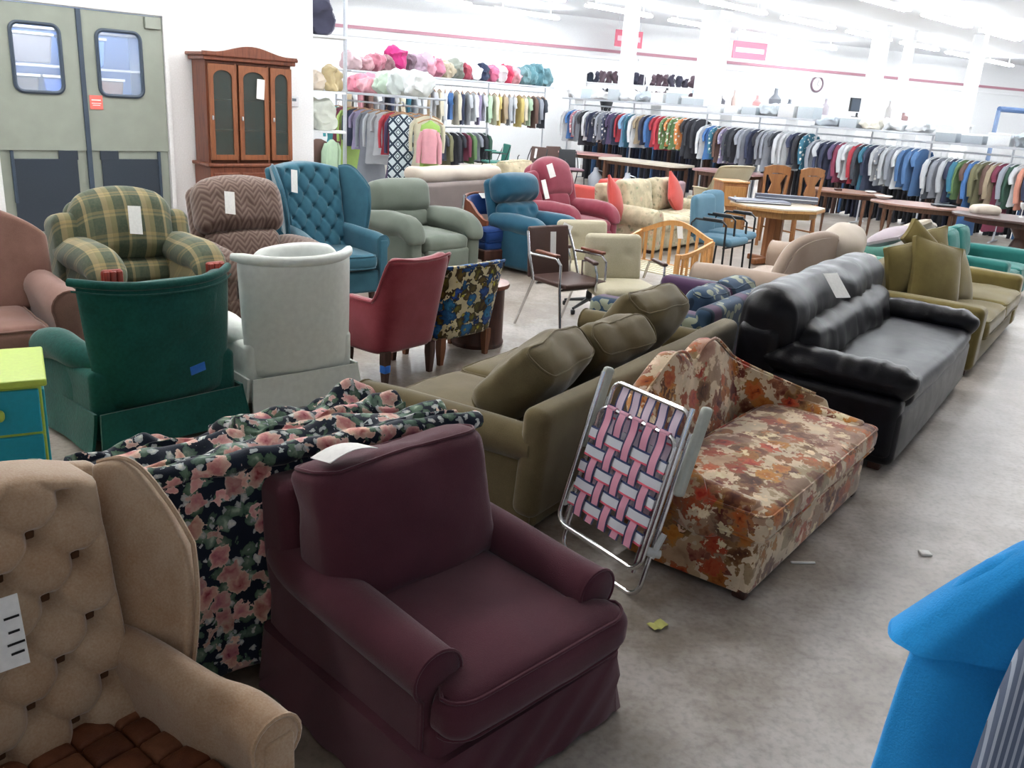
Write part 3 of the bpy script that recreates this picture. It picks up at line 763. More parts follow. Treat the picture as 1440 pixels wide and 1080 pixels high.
def pillow(label, x, y, z, mat, w_=.45, h_=.45, t=.16, rot_e=(0, 0, 0), group=None, name='throw_pillow'):
    m = MB()
    def fn(q):
        u, v = 2*q[0]/w_, 2*q[2]/h_; k = (1-abs(u)**2.4)*(1-abs(v)**2.4)
        return Vector((q[0]*(1+.05*v*v-.03), math.copysign(1, q[1])*t/2*max(0.04, k)**.5, q[2]*(1+.05*u*u-.03)))
    m.rb(w_, .06, h_, (0, 0, 0), r=.02, k=2, n=(12, 1, 12), fn=chain(fn, wrink(.008, 6, x)))
    o = m.build(name, mat); o.location = (x, y, z); o.rotation_euler = rot_e
    tag(o, label, 'pillow', group); return o
# ================================================================ MATERIALS OF THE FURNITURE
M['tan_velvet'] = fabric('tan_velvet', '#b8a188', 200, .14, 7, .7, .8, .2, c2='#a07d5d')
M['burgundy'] = fabric('burgundy_weave', '#582f3a', 420, .1, 4, .25, .95, .5, c2='#48252f')
M['khaki'] = fabric('khaki_chenille', '#6d6246', 300, .1, 5, .35, .95, .35, c2='#564c34')
M['dk_green'] = fabric('dark_green_weave', '#14564f', 60, .12, 6, .3, .8, .5, c2='#0c423c')
M['white_vinyl'] = plain('white_vinyl', '#e0e7e2', .38, bump=.08, bs=30)
M['red_velvet'] = fabric('red_velvet', '#93404a', 300, .12, 6, .6, .8, .2, c2='#7c2832')
M['leather'] = None
def leather(name, c, c2, rough=.34, sc=7):
    n = N(name); a = n.noise(sc, 4, .6, dist=.6); b = n.vor(220, None)
    col = n.ramp(a.outputs[0], [(.35, hexc(c2)), (.65, hexc(c))])
    hh = n.math('MULTIPLY_ADD', b.outputs['Distance'], .25, a.outputs[0]); n.bump(hh, .16, .02)
    return n.out(col, n.math('MULTIPLY_ADD', a.outputs[0], .2, rough-.02), spec=.2)
M['leather'] = leather('black_leather', '#111118', '#08080c', .26)
M['gold'] = fabric('gold_green_chenille', '#766a3e', 300, .12, 7, .4, .9, .3, c2='#625630')
M['teal_sofa'] = fabric('teal_green', '#2c726c', 300, .1, 6, .3)
M['teal_green_pale'] = fabric('sea_green', '#5f8f84', 300, .1, 6, .3)
M['mauve'] = fabric('mauve_brown', '#8a685e', 300, .1, 8, .4, c2='#77574d')
M['teal'] = fabric('teal_velvet', '#3a6a7c', 300, .1, 6, .5, .85, .2, c2='#2c596c')
M['teal_rec'] = fabric('teal_recliner', '#24566c', 300, .1, 6, .5, .85, .2, c2='#14465f')
M['sage'] = fabric('sage_microfibre', '#6d766c', 300, .08, 4, .4, .9, .15, c2='#60695f')
M['rose'] = fabric('rose_velvet', '#8a414e', 300, .1, 6, .5, .85, .2, c2='#7a2c3e')
M['royal'] = fabric('royal_blue', '#1c3f7c', 300, .1, 6, .3)
M['cream'] = fabric('cream_vinyl', '#bdb7a0', 100, .06, 3, .1, .6, .1, c2='#aea88f')
M['grey_cloth'] = fabric('grey_taupe', '#8a7f7c', 300, .08, 4, .3)
M['pale_cushion'] = fabric('pale_oat', '#c9bfb2', 300, .08, 4, .3)
M['beige'] = fabric('beige_rose', '#ab9a8c', 300, .08, 4, .5, c2='#9b887a')
M['red_pillow'] = fabric('red_pillow', '#b84a44', 300, .08, 5, .3)
M['mauve_grey'] = fabric('mauve_grey', '#8c6f78', 300, .08, 5, .3)
M['blue_office'] = fabric('blue_office', '#5a7f93', 300, .08, 5, .2)
M['navy_rose'] = floral('navy_rose_print', '#1c2535', [(19, .50, [(0, '#9db09c'), (.6, '#5d7565'), (1, '#46604f')], .07, .85), (27, .40, [(0, '#dfe0d6'), (1, '#a9b2b4')], .06, .6), (14, .54, [(0, '#93424f'), (.35, '#bd7a7c'), (.7, '#d2a297'), (1, '#dcc2b4')], .06, .66)])
M['orange_floral'] = floral('orange_velvet_floral', '#dcc8aa', [(5.0, .54, [(0, '#83634a'), (1, '#b09374')], .16, .8), (8.0, .54, [(0, '#47201a'), (.5, '#6a3a26'), (1, '#8f6546')], .14, .75), (8.5, .48, [(0, '#5e2412'), (.35, '#a04e20'), (.7, '#b0622e'), (1, '#9a6a44')], .10, .75), (13, .40, [(0, '#e2d2b6'), (1, '#d3bd9c')], .1, .4)], sheen=.5)
M['blue_floral'] = floral('blue_olive_floral', '#d8cda6', [(12, .56, [(0, '#6f6326'), (1, '#3a2f1c')], .10, .85), (9, .52, [(0, '#15243f'), (.3, '#2f6ba6'), (.8, '#1f4a80'), (1, '#14213a')], .10, .9), (22, .30, [(0, '#c8b840'), (1, '#8c8030')], .04, .2)])
M['cream_floral'] = floral('cream_floral', '#c8bda0', [(14, .36, [(0, '#8b9078'), (1, '#a9a488')], .06, .5), (10, .3, [(0, '#b08c7c'), (1, '#c4ab90')], .06, .35)])
def tapestry():
    n = N('tapestry_stripe'); x = n.xyz(); f = n.math('FRACT', n.math('MULTIPLY', x[0], 1.9))
    base = n.ramp(f, [(0, hexc('#4a3050')), (.16, hexc('#1d3144')), (.22, hexc('#2b4660')), (.88, hexc('#1d3144')), (.93, hexc('#4b2a4a'))], 'CONSTANT')
    v = n.vor(13, n.warp(.05, 10)); inb = n.math('MULTIPLY', n.math('GREATER_THAN', f, .24), n.math('LESS_THAN', f, .86))
    hit = n.math('MULTIPLY', n.math('LESS_THAN', v.outputs['Distance'], .45), inb)
    col = n.mix(hit, base, hexc('#8f9684')); return n.out(col, .9, sheen=.2)
M['tapestry'] = tapestry()
def plaid():
    n = N('plaid_chenille'); x = n.xyz()
    fx = n.math('FRACT', n.math('MULTIPLY_ADD', x[0], 3.9, .5)); fz = n.math('FRACT', n.math('MULTIPLY', n.math('ADD', x[2], x[1]), 5.2))
    cx = n.ramp(fx, [(0, hexc('#8c8055')), (.14, hexc('#2f4334')), (.40, hexc('#a3926a')), (.47, hexc('#55604a')), (.58, hexc('#31463a')), (.86, hexc('#a3926a'))], 'CONSTANT')
    cz = n.ramp(fz, [(0, hexc('#3b4f45')), (.45, hexc('#9c8d66')), (.55, hexc('#5a6152')), (.62, hexc('#96825a')), (.75, hexc('#3d4a40'))], 'CONSTANT')
    nz = n.noise(60, 2); col = n.mix(.38, cx, cz); col = n.mix(n.math('MULTIPLY', nz.outputs[0], .35), col, hexc('#8a8264'))
    n.bump(nz.outputs[0], .3, .003); return n.out(col, .95, sheen=.2)
M['plaid'] = plaid()
def chevron():
    n = N('chevron_flame'); x = n.xyz()
    tri = n.math('PINGPONG', n.math('ADD', x[0], 5), .055)
    v = n.math('ADD', n.math('ADD', x[2], x[1]), n.math('MULTIPLY', tri, -1.6)); nz = n.noise(18, 3)
    f = n.math('FRACT', n.math('MULTIPLY', n.math('ADD', v, n.math('MULTIPLY', nz.outputs[0], .03)), 16))
    col = n.ramp(f, [(0, hexc('#57433c')), (.35, hexc('#75625a')), (.6, hexc('#86746a')), (.75, hexc('#6d5a50')), (1, hexc('#57433c'))])
    n.bump(f, .15, .004); return n.out(col, .9, sheen=.3)
M['chevron'] = chevron()
M['brown_patch'] = [leather('patch_%d' % i, c, c2, .42, 9) for i, (c, c2) in enumerate([('#7d4c33', '#5f3624'), ('#6b3f2b', '#552f1f'), ('#8a5a40', '#6a412c'), ('#744a38', '#5d3626')])]
M['brown_vinyl'] = plain('brown_vinyl', '#4b332d', .5)
M['cane_wood'] = wood('red_arm_wood', '#8a3226', '#651f18', 12, .3)

# ================================================================ FRONT ROW
wing_chair('wing_armchair', 'tan velvet button-tufted wing armchair with brown leather patch seat, nearest at lower left', -.85, 1.45, 127, .70, .66, .97, .41, .58,
           M['tan_velvet'], M['brown_patch'], .16, .14, .0195, .042, 120, 120, M['dark_wood'], cushion='patch', bw=.44, wing=.13, wout=.085, btnmat=fabric('shaded_button', '#5a3d28', 200, .1, 5), pz=.5)  # button colour darkened to paint in the shade of the deep dimples
wc0 = bpy.data.objects['wing_armchair']
pt0 = price_tag(wc0, (-.045, .17, .80), (rad(-16), rad(3), 0), .075, .15)
for k_, (zz, ww) in enumerate(((-.045, .03), (-.075, .022), (-.10, .034), (-.12, .026))):
    m_ = MB(); m_.box(ww, .001, .005, (.018, -.0015, zz), r=.0002); m_.build('handwriting', M['dark_gap'], pt0, smooth=False)
# burgundy armchair
bg = root_of('armchair', 'dark burgundy cloth armchair with rolled arms, loose back cushion and skirt', 'armchair', -.17, 2.33, 134); bg.scale = (1, 1, .93)
bm = M['burgundy']
b = MB(); b.rb(.72, .80, .26, (0, -.0, .20), r=.03, n=(4, 4, 2)); b.build('base', bm, bg)
b = MB(); b.rb(.72, .17, .70, (0, .33, .42), r=.05, k=4, n=(10, 2, 8), puff=(.0, .02, .0), fn=chain(tilt_x(-.12, (0, .33, .2)), wrink(.008, 4, 3))); bf = b.build('back_frame', bm, bg)
for s in (-1, 1):
    st = smooth_st([(-.345, s*.315, .535, .078, .10, .03), (-.2, s*.313, .54, .08, .10, .03), (.05, s*.315, .555, .082, .10, .03), (.28, s*.32, .56, .075, .10, .03), (.40, s*.31, .55, .06, .10, .03)], 5)
    m_, fp = arm_sweep(s, st, 18, 215, -50); a_ = m_.build('arm', bm, bg); p_ = MB(); p_.tube(fp, .006, 6); p_.build('piping', bm, a_)
soft_cushion(.53, .66, .15, (0, -.14, .375), bm, bg, 'seat_cushion', tx=.02, puff=(0, .01, .025), T=.36, wr=.006, n=(14, 14, 2))
soft_cushion(.63, .20, .47, (-.025, .185, .63), bm, bg, 'back_cushion', tx=-.26, puff=(.005, .05, .0), wr=.016, n=(16, 3, 14), seed=2, r=.058)
skirt(.79, .84, .235, .015, .03, .012, .05).build('skirt', bm, bg)
f_ = MB(); f_.rb(.05, .055, .02, (.3, -.4, .01), r=.005, k=1); f_.build('foot', M['dark_wood'], bg)
t_ = MB()
def tf(u, v): return Vector((-.30+.15*u, .16+.10*v-.02*u, .895+.02*sin(u*3)-.02*v+.015*u))
t_.shell(tf, 6, 4, .002); to = t_.build('price_tag', M['paper'], bg); to['label'] = 'large white paper tag'

# floral sofa with its back to the camera
fs = root_of('floral_sofa', 'navy and pink rose print sofa with its slipcovered back turned to the camera', 'sofa', -.90, 2.76, 322); fs.scale = (.93, 1, .95)
nr = M['navy_rose']
b = MB(); b.rb(1.30, .74, .34, (0, -.02, .24), r=.05, n=(4, 4, 2)); b.build('base', nr, fs)
def bk_f(u, v):
    a = 2*u-1; z = .04+.76*v
    return Vector((a*.74, .41+.03*(1-v)+.012*sin(u*26+2*v)*(1-v)**1.5+.01*sin(u*9), z+.006*sin(u*14)*(1-v)-.02*a**6))
b = MB(); b.shell(bk_f, 60, 12, .03, back=lambda u, v: bk_f(u, v)+Vector((0, -.17, -.02 if v > .9 else 0))); bo = b.build('slipcover_back', nr, fs, sub=1, ang=180)
b = MB(); b.tube([(x/20*.75, .385+.012*sin(x*1.3), .80-.02*abs(x/20)**6) for x in range(-20, 21)], .034, 10); b.build('top_welt', nr, bo)
for s in (-1, 1):
    m_, fp = arm_sweep(s, smooth_st([(-.38, s*.66, .60, .10, .15, .04), (-.1, s*.66, .62, .10, .15, .04), (.15, s*.66, .64, .10, .15, .04), (.34, s*.66, .70, .09, .15, .04)])); m_.build('arm', nr, fs)
for i in range(2): soft_cushion(.56, .5, .15, (-.29+.58*i, -.14, .44), nr, fs, 'seat_cushion', puff=(0, 0, .02), pipe=False)
# loose cushions and cover heaped along the top of its back
def fold(name, x0, x1, y0, y1, z, amp, seed, th=.07, peak=0):
    def g(u, v):
        x = x0+(x1-x0)*u; y = y0+(y1-y0)*v
        n_ = noise.noise(Vector((x*7, y*9, seed)))*amp+noise.noise(Vector((x*17, y*15, seed+4)))*amp*.5
        ridge = amp*1.2*abs(sin((v*2.2+u*1.3+seed)*PI))
        return Vector((x+.02*sin(v*5+seed), y+.02*sin(u*7+seed), z(u, v)+n_+ridge))
    m = MB(); m.shell(g, 44, 18, th, back=lambda u, v: g(u, v)-Vector((0, 0, th*(1-.0*u)))); return m.build(name, nr, fs, sub=1, ang=180)
fold('loose_back_cushion', -.70, .72, .36, .06, lambda u, v: .80-.05*v-.12*max(0, v-.6), .030, 1.3, .11)
fold('loose_cover', -.55, .10, .20, -.06, lambda u, v: .80+.08*math.exp(-((u-.18)**2+(v-.8)**2)/.03)-.06*v, .035, 3.7, .05)
fold('loose_cover', .12, .60, .12, -.10, lambda u, v: .76+.04*math.exp(-((u-.4)**2+(v-.7)**2)/.05)-.10*v, .035, 6.1, .05)

# khaki sofa with its back to the camera
ks = sofa('khaki_sofa', 'khaki olive sofa with its back turned, three loose back cushions slumped on it', 'sofa', .31, 4.65, 302.5, 2.36, 1.06, .64, .38, .50, .17, M['khaki'], 3, 'roll', back='none', bt=.22, lean=.16, T=0, armr=.085)
for i, (x, y, z, tx, rz_) in enumerate([(.62, .16, .56, -.75, .12), (.0, .17, .55, -.85, -.06), (-.6, .14, .60, -.55, -.1)]):
    soft_cushion(.60, .20, .44, (x, y, z), M['khaki'], ks, 'back_cushion', tx=tx, rz=rz_, puff=(0, .05, .01), wr=.022, seed=i*2, n=(12, 2, 10), r=.06)

# orange floral settee
og = M['orange_floral']
os_ = root_of('floral_settee', 'orange and brown floral velvet settee with a heart-shaped camel back', 'sofa', 1.13, 3.77, 127); os_.scale = (.98, 1, .94)
b = MB(); b.rb(1.42, .60, .30, (0, -.04, .17), r=.03, n=(8, 4, 2)); b.build('base', og, os_)
cush = MB(); cush.rb(1.46, .58, .14, (0, -.09, .35), r=.05, k=4, n=(16, 10, 2), puff=(0, .01, .025), fn=wrink(.006, 4, 2)); co = cush.build('seat_cushion', og, os_)
for z in (.405, .295): p_ = MB(); p_.tube([v_+Vector((0, -.09, 0)) for v_ in seam(1.45, .57, z, 0, corner=.05)], .006, 6, closed=True); p_.build('piping', og, co)
def oback(u, v):
    a = 2*u-1
    aa = abs(a)
    top = .83-.06*math.exp(-(a/.10)**2)-(.035*((.30-aa)/.30)**2 if aa < .30 else .34*((aa-.30)/.70)**1.15)
    z = .25+(top-.25)*v+.0
    wrap = max(0, aa-.62)/.38
    return Vector((a*.72-.0*wrap, .24+.10*v-.46*wrap**1.6, z))
b = MB(); b.shell(oback, 56, 12, .10, back=lambda u, v: oback(u, v)+Vector((.06*max(-1, min(1, (2*u-1)*3))*max(0, abs(2*u-1)-.6)*2.4, .10, -.01))); bo = b.build('camel_back', og, os_, sub=1, ang=180)
for s in (-1, 1):
    p_ = MB(); p_.tube([oback(.5+s*.5*i/24, 1) for i in range(1, 24)], .008, 6); p_.build('piping', og, bo)
    m_, fp = arm_sweep(s, smooth_st([(-.30, s*.66, .44, .06, .10, .03), (-.15, s*.665, .455, .06, .10, .03), (.05, s*.67, .48, .055, .10, .03), (.2, s*.67, .50, .05, .10, .03)], 4)); m_.build('arm', og, os_)
for x in (-.68, .68): q = MB(); q.rb(.06, .06, .04, (x, -.3, .02), r=.01, k=1); q.build('foot', M['dark_wood'], os_)

# webbed aluminium lawn chair leaning on the settee
lw = thing('lawn_chair', 'folded aluminium lawn chair with pink, white and blue webbing leaning on the settee', 'folding chair', (.46, 3.14, 0), 0)
lw.location = (.374, 3.148, 0); lw.rotation_euler[2] = rad(-53.1)
LA = rad(16.3)
def lp(x, s_, y=0): return (x, y*cos(LA)+s_*sin(LA), s_*cos(LA)-y*sin(LA))
def utube(x, s0, s1, y, r=.011, cr=.06):
    P = [lp(-x, s1, y)]
    for i in range(9): a = rad(180+90*i/8); P.append(lp(-x+cr+cr*cos(a), s0+cr+cr*sin(a), y))
    for i in range(9): a = rad(270+90*i/8); P.append(lp(x-cr+cr*cos(a), s0+cr+cr*sin(a), y))
    P.append(lp(x, s1, y)); m = MB(); m.tube(P, r, 10); return m
utube(.25, .13, .80, -.03).build('front_frame', M['chrome'], lw)
utube(.235, .014, .70, .03).build('leg_frame', M['chrome'], lw)
for s1, y, nm in ((.775, .015, 'back_rail'), (.665, -.015, 'seat_rail')):
    P = [lp(-.215, s1-.55, y)]
    for i in range(7): a = rad(180-90*i/6); P.append(lp(-.215+.045+.045*cos(a), s1-.045+.045*sin(a), y))
    for i in range(7): a = rad(90-90*i/6); P.append(lp(.215-.045+.045*cos(a), s1-.045+.045*sin(a), y))
    P.append(lp(.215, s1-.55, y)); m = MB(); m.tube(P, .010, 8); m.build(nm, M['chrome'], lw)
for s in (-1, 1):
    m = MB(); m.rb(.035, .05, .36, (0, 0, 0), r=.016, k=3, n=(1, 1, 4)); o = m.build('arm_rest', plain('arm_plastic_%d' % s, '#b9beb4', .35), lw); o.location = lp(s*.275, .64, .02); o.rotation_euler = (-LA, 0, 0); o['label'] = 'pale grey plastic armrest'
    m = MB(); m.tube([lp(s*.265, .2, .0), lp(s*.265, .3, .03)], .012, 8); m.tube([lp(s*.24, .22, -.03), lp(s*.275, .22, .03)], .018, 10); m.build('hinge', plain('hinge_white_%d' % s, '#c9ccca', .4), lw)
def web_mat(name, edge, mid, edge2):
    n = N(name); x = n.xyz(); f = n.math('MULTIPLY_ADD', x[0], 1/.052, .5)
    col = n.ramp(f, [(0, hexc(edge)), (.16, hexc(mid)), (.84, hexc(edge2))], 'CONSTANT')
    wv = n.math('SINE', n.math('MULTIPLY', x[2], 1800)); n.bump(wv, .2, .001); return n.out(col, .6)
WV = web_mat('web_pink', '#2b2e55', '#d896ac', '#2b2e55'); WH = web_mat('web_white', '#2a3a66', '#d2d6de', '#d4566e'); WB = web_mat('web_pale', '#2b3564', '#d8c8d8', '#2b3564')
def web(L, ph, mat, x, s_, y, hor=False, amp=.004):
    """strap centred at (x, s_); over where the crossing index plus ph is even"""
    m = MB()
    def g(u, v):
        t = (v-.5)*L; k = (t/.076 if hor else (s_+t-.25)/.074)
        return Vector(((u-.5)*.052, -amp*cos(PI*(k+ph)), t))
    m.shell(g, 2, 44, .0015); o = m.build('webbing_strap', mat, lw)
    R = Matrix.Translation(Vector(lp(x, s_, y))) @ Matrix.Rotation(-LA, 4, 'X')
    if hor: R = R @ Matrix.Rotation(PI/2, 4, 'Y')
    o.matrix_local = R; return o
for i in range(5):
    web(.47, i, WV, -.152+.076*i, .43, -.03); web(.44, i, WB, -.152+.076*i, .555, .02)
for j in range(5): web(.44, j+1, WH, 0, .25+.074*j, -.03, True)
for j in range(3): web(.44, j, WH, 0, .50+.075*j, .022, True)
for i in range(5): m = MB(); m.tube([lp(-.152+.076*i-.024, .665, -.015), lp(-.152+.076*i+.024, .665, -.015)], .014, 8, ); m.build('strap_loop', plain('loop_pink_%d' % i, '#c58aa0', .6), lw)

# black leather sofa
L_ = M['leather']
bs = root_of('leather_sofa', 'long black leather sofa with bolster arms and a white tag on its back', 'sofa', 2.31, 5.56, 124.5)
SW_ = 2.25
b = MB(); b.rb(SW_-.04, .96, .33, (0, 0, .215), r=.05, k=4, n=(10, 4, 2), puff=(.0, .015, 0)); b.build('base', L_, bs)
b = MB(); b.rb(SW_-.32, .72, .12, (0, -.13, .42), r=.055, k=4, n=(16, 8, 1), puff=(0, .02, .03), fn=wrink(.014, 3, 2)); b.build('seat_cushion', L_, bs)
b = MB(); b.rb(SW_-.02, .26, .62, (0, .36, .40), r=.07, n=(10, 2, 6)); b.build('back_frame', L_, bs)
def crumple(seed, a=.012): 
    return lambda q: Vector(q)+Vector((0, 1, .6))*a*(noise.noise(Vector((q[0]*9, q[1]*2, q[2]*3+seed)))+.5*noise.noise(Vector((q[0]*21, q[1]*4, seed))))
b = MB(); b.rb(SW_-.04, .30, .36, (0, .35, .70), r=.13, k=6, n=(40, 2, 4), puff=(0, .03, .03), fn=chain(wrink(.035, 2.6, 3), crumple(3, .022))); b.build('headrest_bolster', L_, bs)
b = MB(); b.rb(SW_-.34, .22, .30, (0, .17, .54), r=.10, k=5, n=(46, 2, 3), puff=(0, .02, .02), fn=chain(tilt_x(-.25, (0, .2, .5)), lambda q: Vector((q[0], q[1]-.008*abs(sin(q[0]*11+q[2]*6)), q[2]+.008*abs(sin(q[0]*11)))), wrink(.02, 4, 9), crumple(8, .02))); b.build('lumbar_bolster', L_, bs)
for s in (-1, 1):
    a_ = MB(); a_.rb(.16, .90, .36, (s*(SW_/2-.09), -.02, .26), r=.05, k=4, n=(2, 6, 3)); ao = a_.build('arm', L_, bs)
    a_ = MB(); a_.rb(.21, .96, .17, (s*(SW_/2-.13), -.02, .51), r=.095, k=6, n=(2, 34, 1), puff=(.02, .02, .01), fn=lambda q: Vector((q[0]+.01*noise.noise(Vector((q[1]*16, s, 0))), q[1], q[2]+.02*noise.noise(Vector((q[1]*14, q[0]*3, s*4)))+.03*max(0, q[1]-.2)-.02*max(0, -q[1]-.3)))); a_.build('arm_bolster', L_, ao)
    for sy in (-1, 1): q = MB(); q.rb(.07, .07, .06, (s*(SW_/2-.12), sy*.38, .03), r=.01, k=1); q.build('foot', M['dark_wood'], bs)
price_tag(bs, (-.28, .235, .915), (rad(-48), rad(0), rad(-28)), .12, .19)

# gold-green sofa further along the row, heaped with pillows
gs = sofa('gold_sofa', 'gold-green chenille sofa heaped with loose pillows, beyond the black leather sofa', 'sofa', 3.82, 7.70, 125, 2.35, .98, .76, .42, .54, .20, M['gold'], 2, 'box', bt=.24, lean=.14, back='none')
GG = 'gold-green pillows on the sofa'
gx = lambda lx, ly: (3.82-cos(rad(125))*lx+ (-sin(face(125)))*ly, 7.70+sin(rad(125))*lx+cos(face(125))*ly)
for i, (lx, ly, z, w_, h_, e, lab) in enumerate([
    (-.62, .02, .66, .56, .56, (rad(-18), rad(12), face(158)), 'gold-green pillow propped on its corner, left of the front pair'),
    (-.18, -.06, .63, .52, .50, (rad(-24), rad(10), face(140)), 'gold-green square pillow in front, nearest the seat middle'),
    (-.10, .22, .80, .62, .22, (rad(-10), rad(36), face(160)), 'long narrow gold-green cushion slanting across the pillow heap'),
    (.22, .25, .72, .5, .46, (rad(-10), rad(-6), face(150)), 'gold-green back pillow standing upright behind the heap'),
    (-.75, .22, .70, .5, .42, (rad(-12), rad(-6), face(150)), 'gold-green cushion against the left end of the sofa back')]):
    x, y = gx(lx, ly); pillow(lab, x, y, z, M['gold'], w_, h_, .18, e, GG)
x, y = gx(.55, .05)
# ================================================================ CHAIRS SEEN FROM BEHIND
c_ = swivel_chair('swivel_armchair', 'dark green quilted swivel rocker seen from behind, blue tape on its back', -1.98, 4.44, 311, .84, .78, .85, .40, .56, M['dk_green'])
q = MB(); q.rb(.085, .004, .05, r=.002, k=1); q = q.build('painters_tape', M['blue_tape'], c_); q.location = (-.10, .375, .40); q.rotation_euler = (rad(-9), rad(12), 0); q['label'] = 'strip of bright blue tape'
c_ = swivel_chair('vinyl_recliner', 'pale mint-white vinyl recliner seen from behind, beside the dark green rocker', -1.39, 5.05, 318, .74, .70, .89, .40, .54, M['white_vinyl'], vinyl=True)
barrel_chair('shell_armchair', 'red velvet armchair seen from behind, blue tape round one leg', -.85, 5.68, 307, .64, .54, .82, .40, .55, M['red_velvet'], M['dark_wood'], .19, topfn=lambda a: .02*abs(sin(a*6))-.03*a*a, tape=[(1, 1)], flare=.12, botw=.82)
barrel_chair('occasional_chair', 'blue, olive and cream floral armchair seen from behind on wooden legs', -.51, 6.20, 309, .72, .54, .72, .38, .52, M['blue_floral'], wood('chair_leg_wood', '#7a4a2c', '#4e2c1a'), .17, topfn=lambda a: -.02*a*a, flare=.12, botw=.84, th=.07)
# small brown curved cabinet side behind it
t = thing('drum_table', 'small brown wooden drum table behind the blue floral chair', 'side table', (-.30, 6.55, 0), .5)
m = MB(); m.lathe([(.20, 0), (.21, .03), (.20, .05), (.20, .46)], 20); m.build('drum', M['dark_wood'], t); m = MB(); m.lathe([(.23, .46), (.235, .475), (.23, .49)], 24); m.build('table_top', M['red_wood'], t)

# ================================================================ LEFT ROW
# mauve sofa at the left edge
ms = sofa('mauve_sofa', 'mauve-brown sofa with a rounded tufted back at the left edge', 'sofa', -3.46, 4.72, 138, 1.7, .92, .70, .42, .62, .2, M['mauve'], 1, 'roll', back='none', bt=.26, lean=.2, skirt_h=0)
def mb_(u, v):
    a = 2*u-1; top = .66+.44*(1-a*a*.85)**.5; z = .38+(top-.38)*v; x = a*.84
    d = .012*abs(sin(x*11))*abs(sin(z*11))
    return Vector((x, .12+.22*(z-.38)-d, z))
m = MB(); m.shell(mb_, 30, 14, .2, back=lambda u, v: mb_(u, v)+Vector((0, .2, -.02))); m.build('rounded_back', M['mauve'], ms, sub=1, ang=180)
q = MB(); q.rb(1.5, .05, .16, (0, -.44, .13), r=.02, n=(6, 1, 1)); q.build('front_rail', M['mauve'], ms)
price_tag(ms, (.12, .10, .86), (rad(-14), 0, 0), .08, .16)
PL = [(.40, .60, .60, .20, .04, 0), (.60, 1.0, .66, .24, .07, .08)]
r_ = recliner('plaid_armchair', 'green and tan plaid armchair with carved red wood arm fronts and a tag', -2.58, 5.82, 136, .88, .86, 1.03, .44, .75, .21, M['plaid'], PL, knob=M['cane_wood'], armlen=1.0, arm_puff=.03, foot=True)
price_tag(r_, (.02, .10, .98), (rad(-14), rad(4), 0), .085, .19)
for s in (-1, 1):
    q = MB(); q.rb(.2, .3, .5, (s*.36, .28, .68), r=.08, k=4, n=(2, 2, 4), fn=tilt_x(-.2, (0, .22, .44))); q.build('back_wing', M['plaid'], r_)
CH = [(.40, .70, .60, .22, .05, .03), (.70, 1.06, .70, .24, .07, .06)]
r_ = recliner('chevron_armchair', 'brown flame-chevron armchair with pillow-tufted back and a tag', -2.05, 6.68, 138, .96, .86, 1.08, .46, .64, .2, M['chevron'], CH, dimple=[(-.16, .72), (.16, .72), (0, .9), (-.2, .95), (.2, .95)], armlen=.92)
price_tag(r_, (-.16, .09, 1.03), (rad(-16), rad(6), 0), .08, .17)
w_ = wing_chair('wing_armchair', 'teal blue diamond-tufted wing armchair with a tag, beside the sage recliner', -1.72, 7.72, 138, .82, .80, 1.16, .44, .64, M['teal'], M['teal'], .15, .20, .022, .035, 60, 70, M['dark_wood'], bw=.56, wing=.24)
price_tag(w_, (-.20, .24, 1.12), (rad(-16), rad(8), 0), .06, .2)
SG = [(.42, .62, .72, .2, .04, 0), (.60, .92, .80, .24, .06, .03)]
recliner('sage_recliner', 'wide sage green recliner with pillowy back and padded arms', -1.10, 9.22, 130, 1.08, .96, .96, .44, .62, .24, M['sage'], SG, armlen=1.0, arm_puff=.05, wr=.016)
BR = [(.42, .72, .58, .2, .05, 0), (.74, 1.02, .64, .24, .08, .02)]
r_ = recliner('teal_recliner', 'deep teal-blue recliner with button-tufted back, between sage and rose recliners', 0.13, 9.82, 132, .76, .90, 1.0, .44, .60, .2, M['teal_rec'], BR, dimple=[(-.18, .74), (0, .74), (.18, .74), (-.1, .62), (.1, .62), (-.18, .5), (.18, .5)], lean=.26)
price_tag(r_, (.26, .14, .98), (rad(-16), rad(-8), 0), .075, .22)
RR = [(.42, .70, .46, .18, .05, .04), (.66, 1.06, .62, .22, .07, .10)]
r_ = recliner('rose_recliner', 'dusty rose velvet recliner with fan-shaped headrest and side wings', .60, 11.25, 132, .98, .95, 1.1, .44, .62, .2, M['rose'], RR, lean=.28, wings=.2)
for s in (-1, 1):
    q = MB(); q.rb(.17, .26, .62, (s*.34, .30, .70), r=.08, k=4, n=(2, 2, 6), fn=chain(lambda p_: Vector((p_[0]*(1-.35*max(0, p_[2]-.8)), p_[1], p_[2])), tilt_x(-.28, (0, .25, .44)))); q.build('back_wing', M['rose'], r_)
price_tag(r_, (-.30, .16, 1.09), (rad(-16), rad(-14), 0), .11, .17)
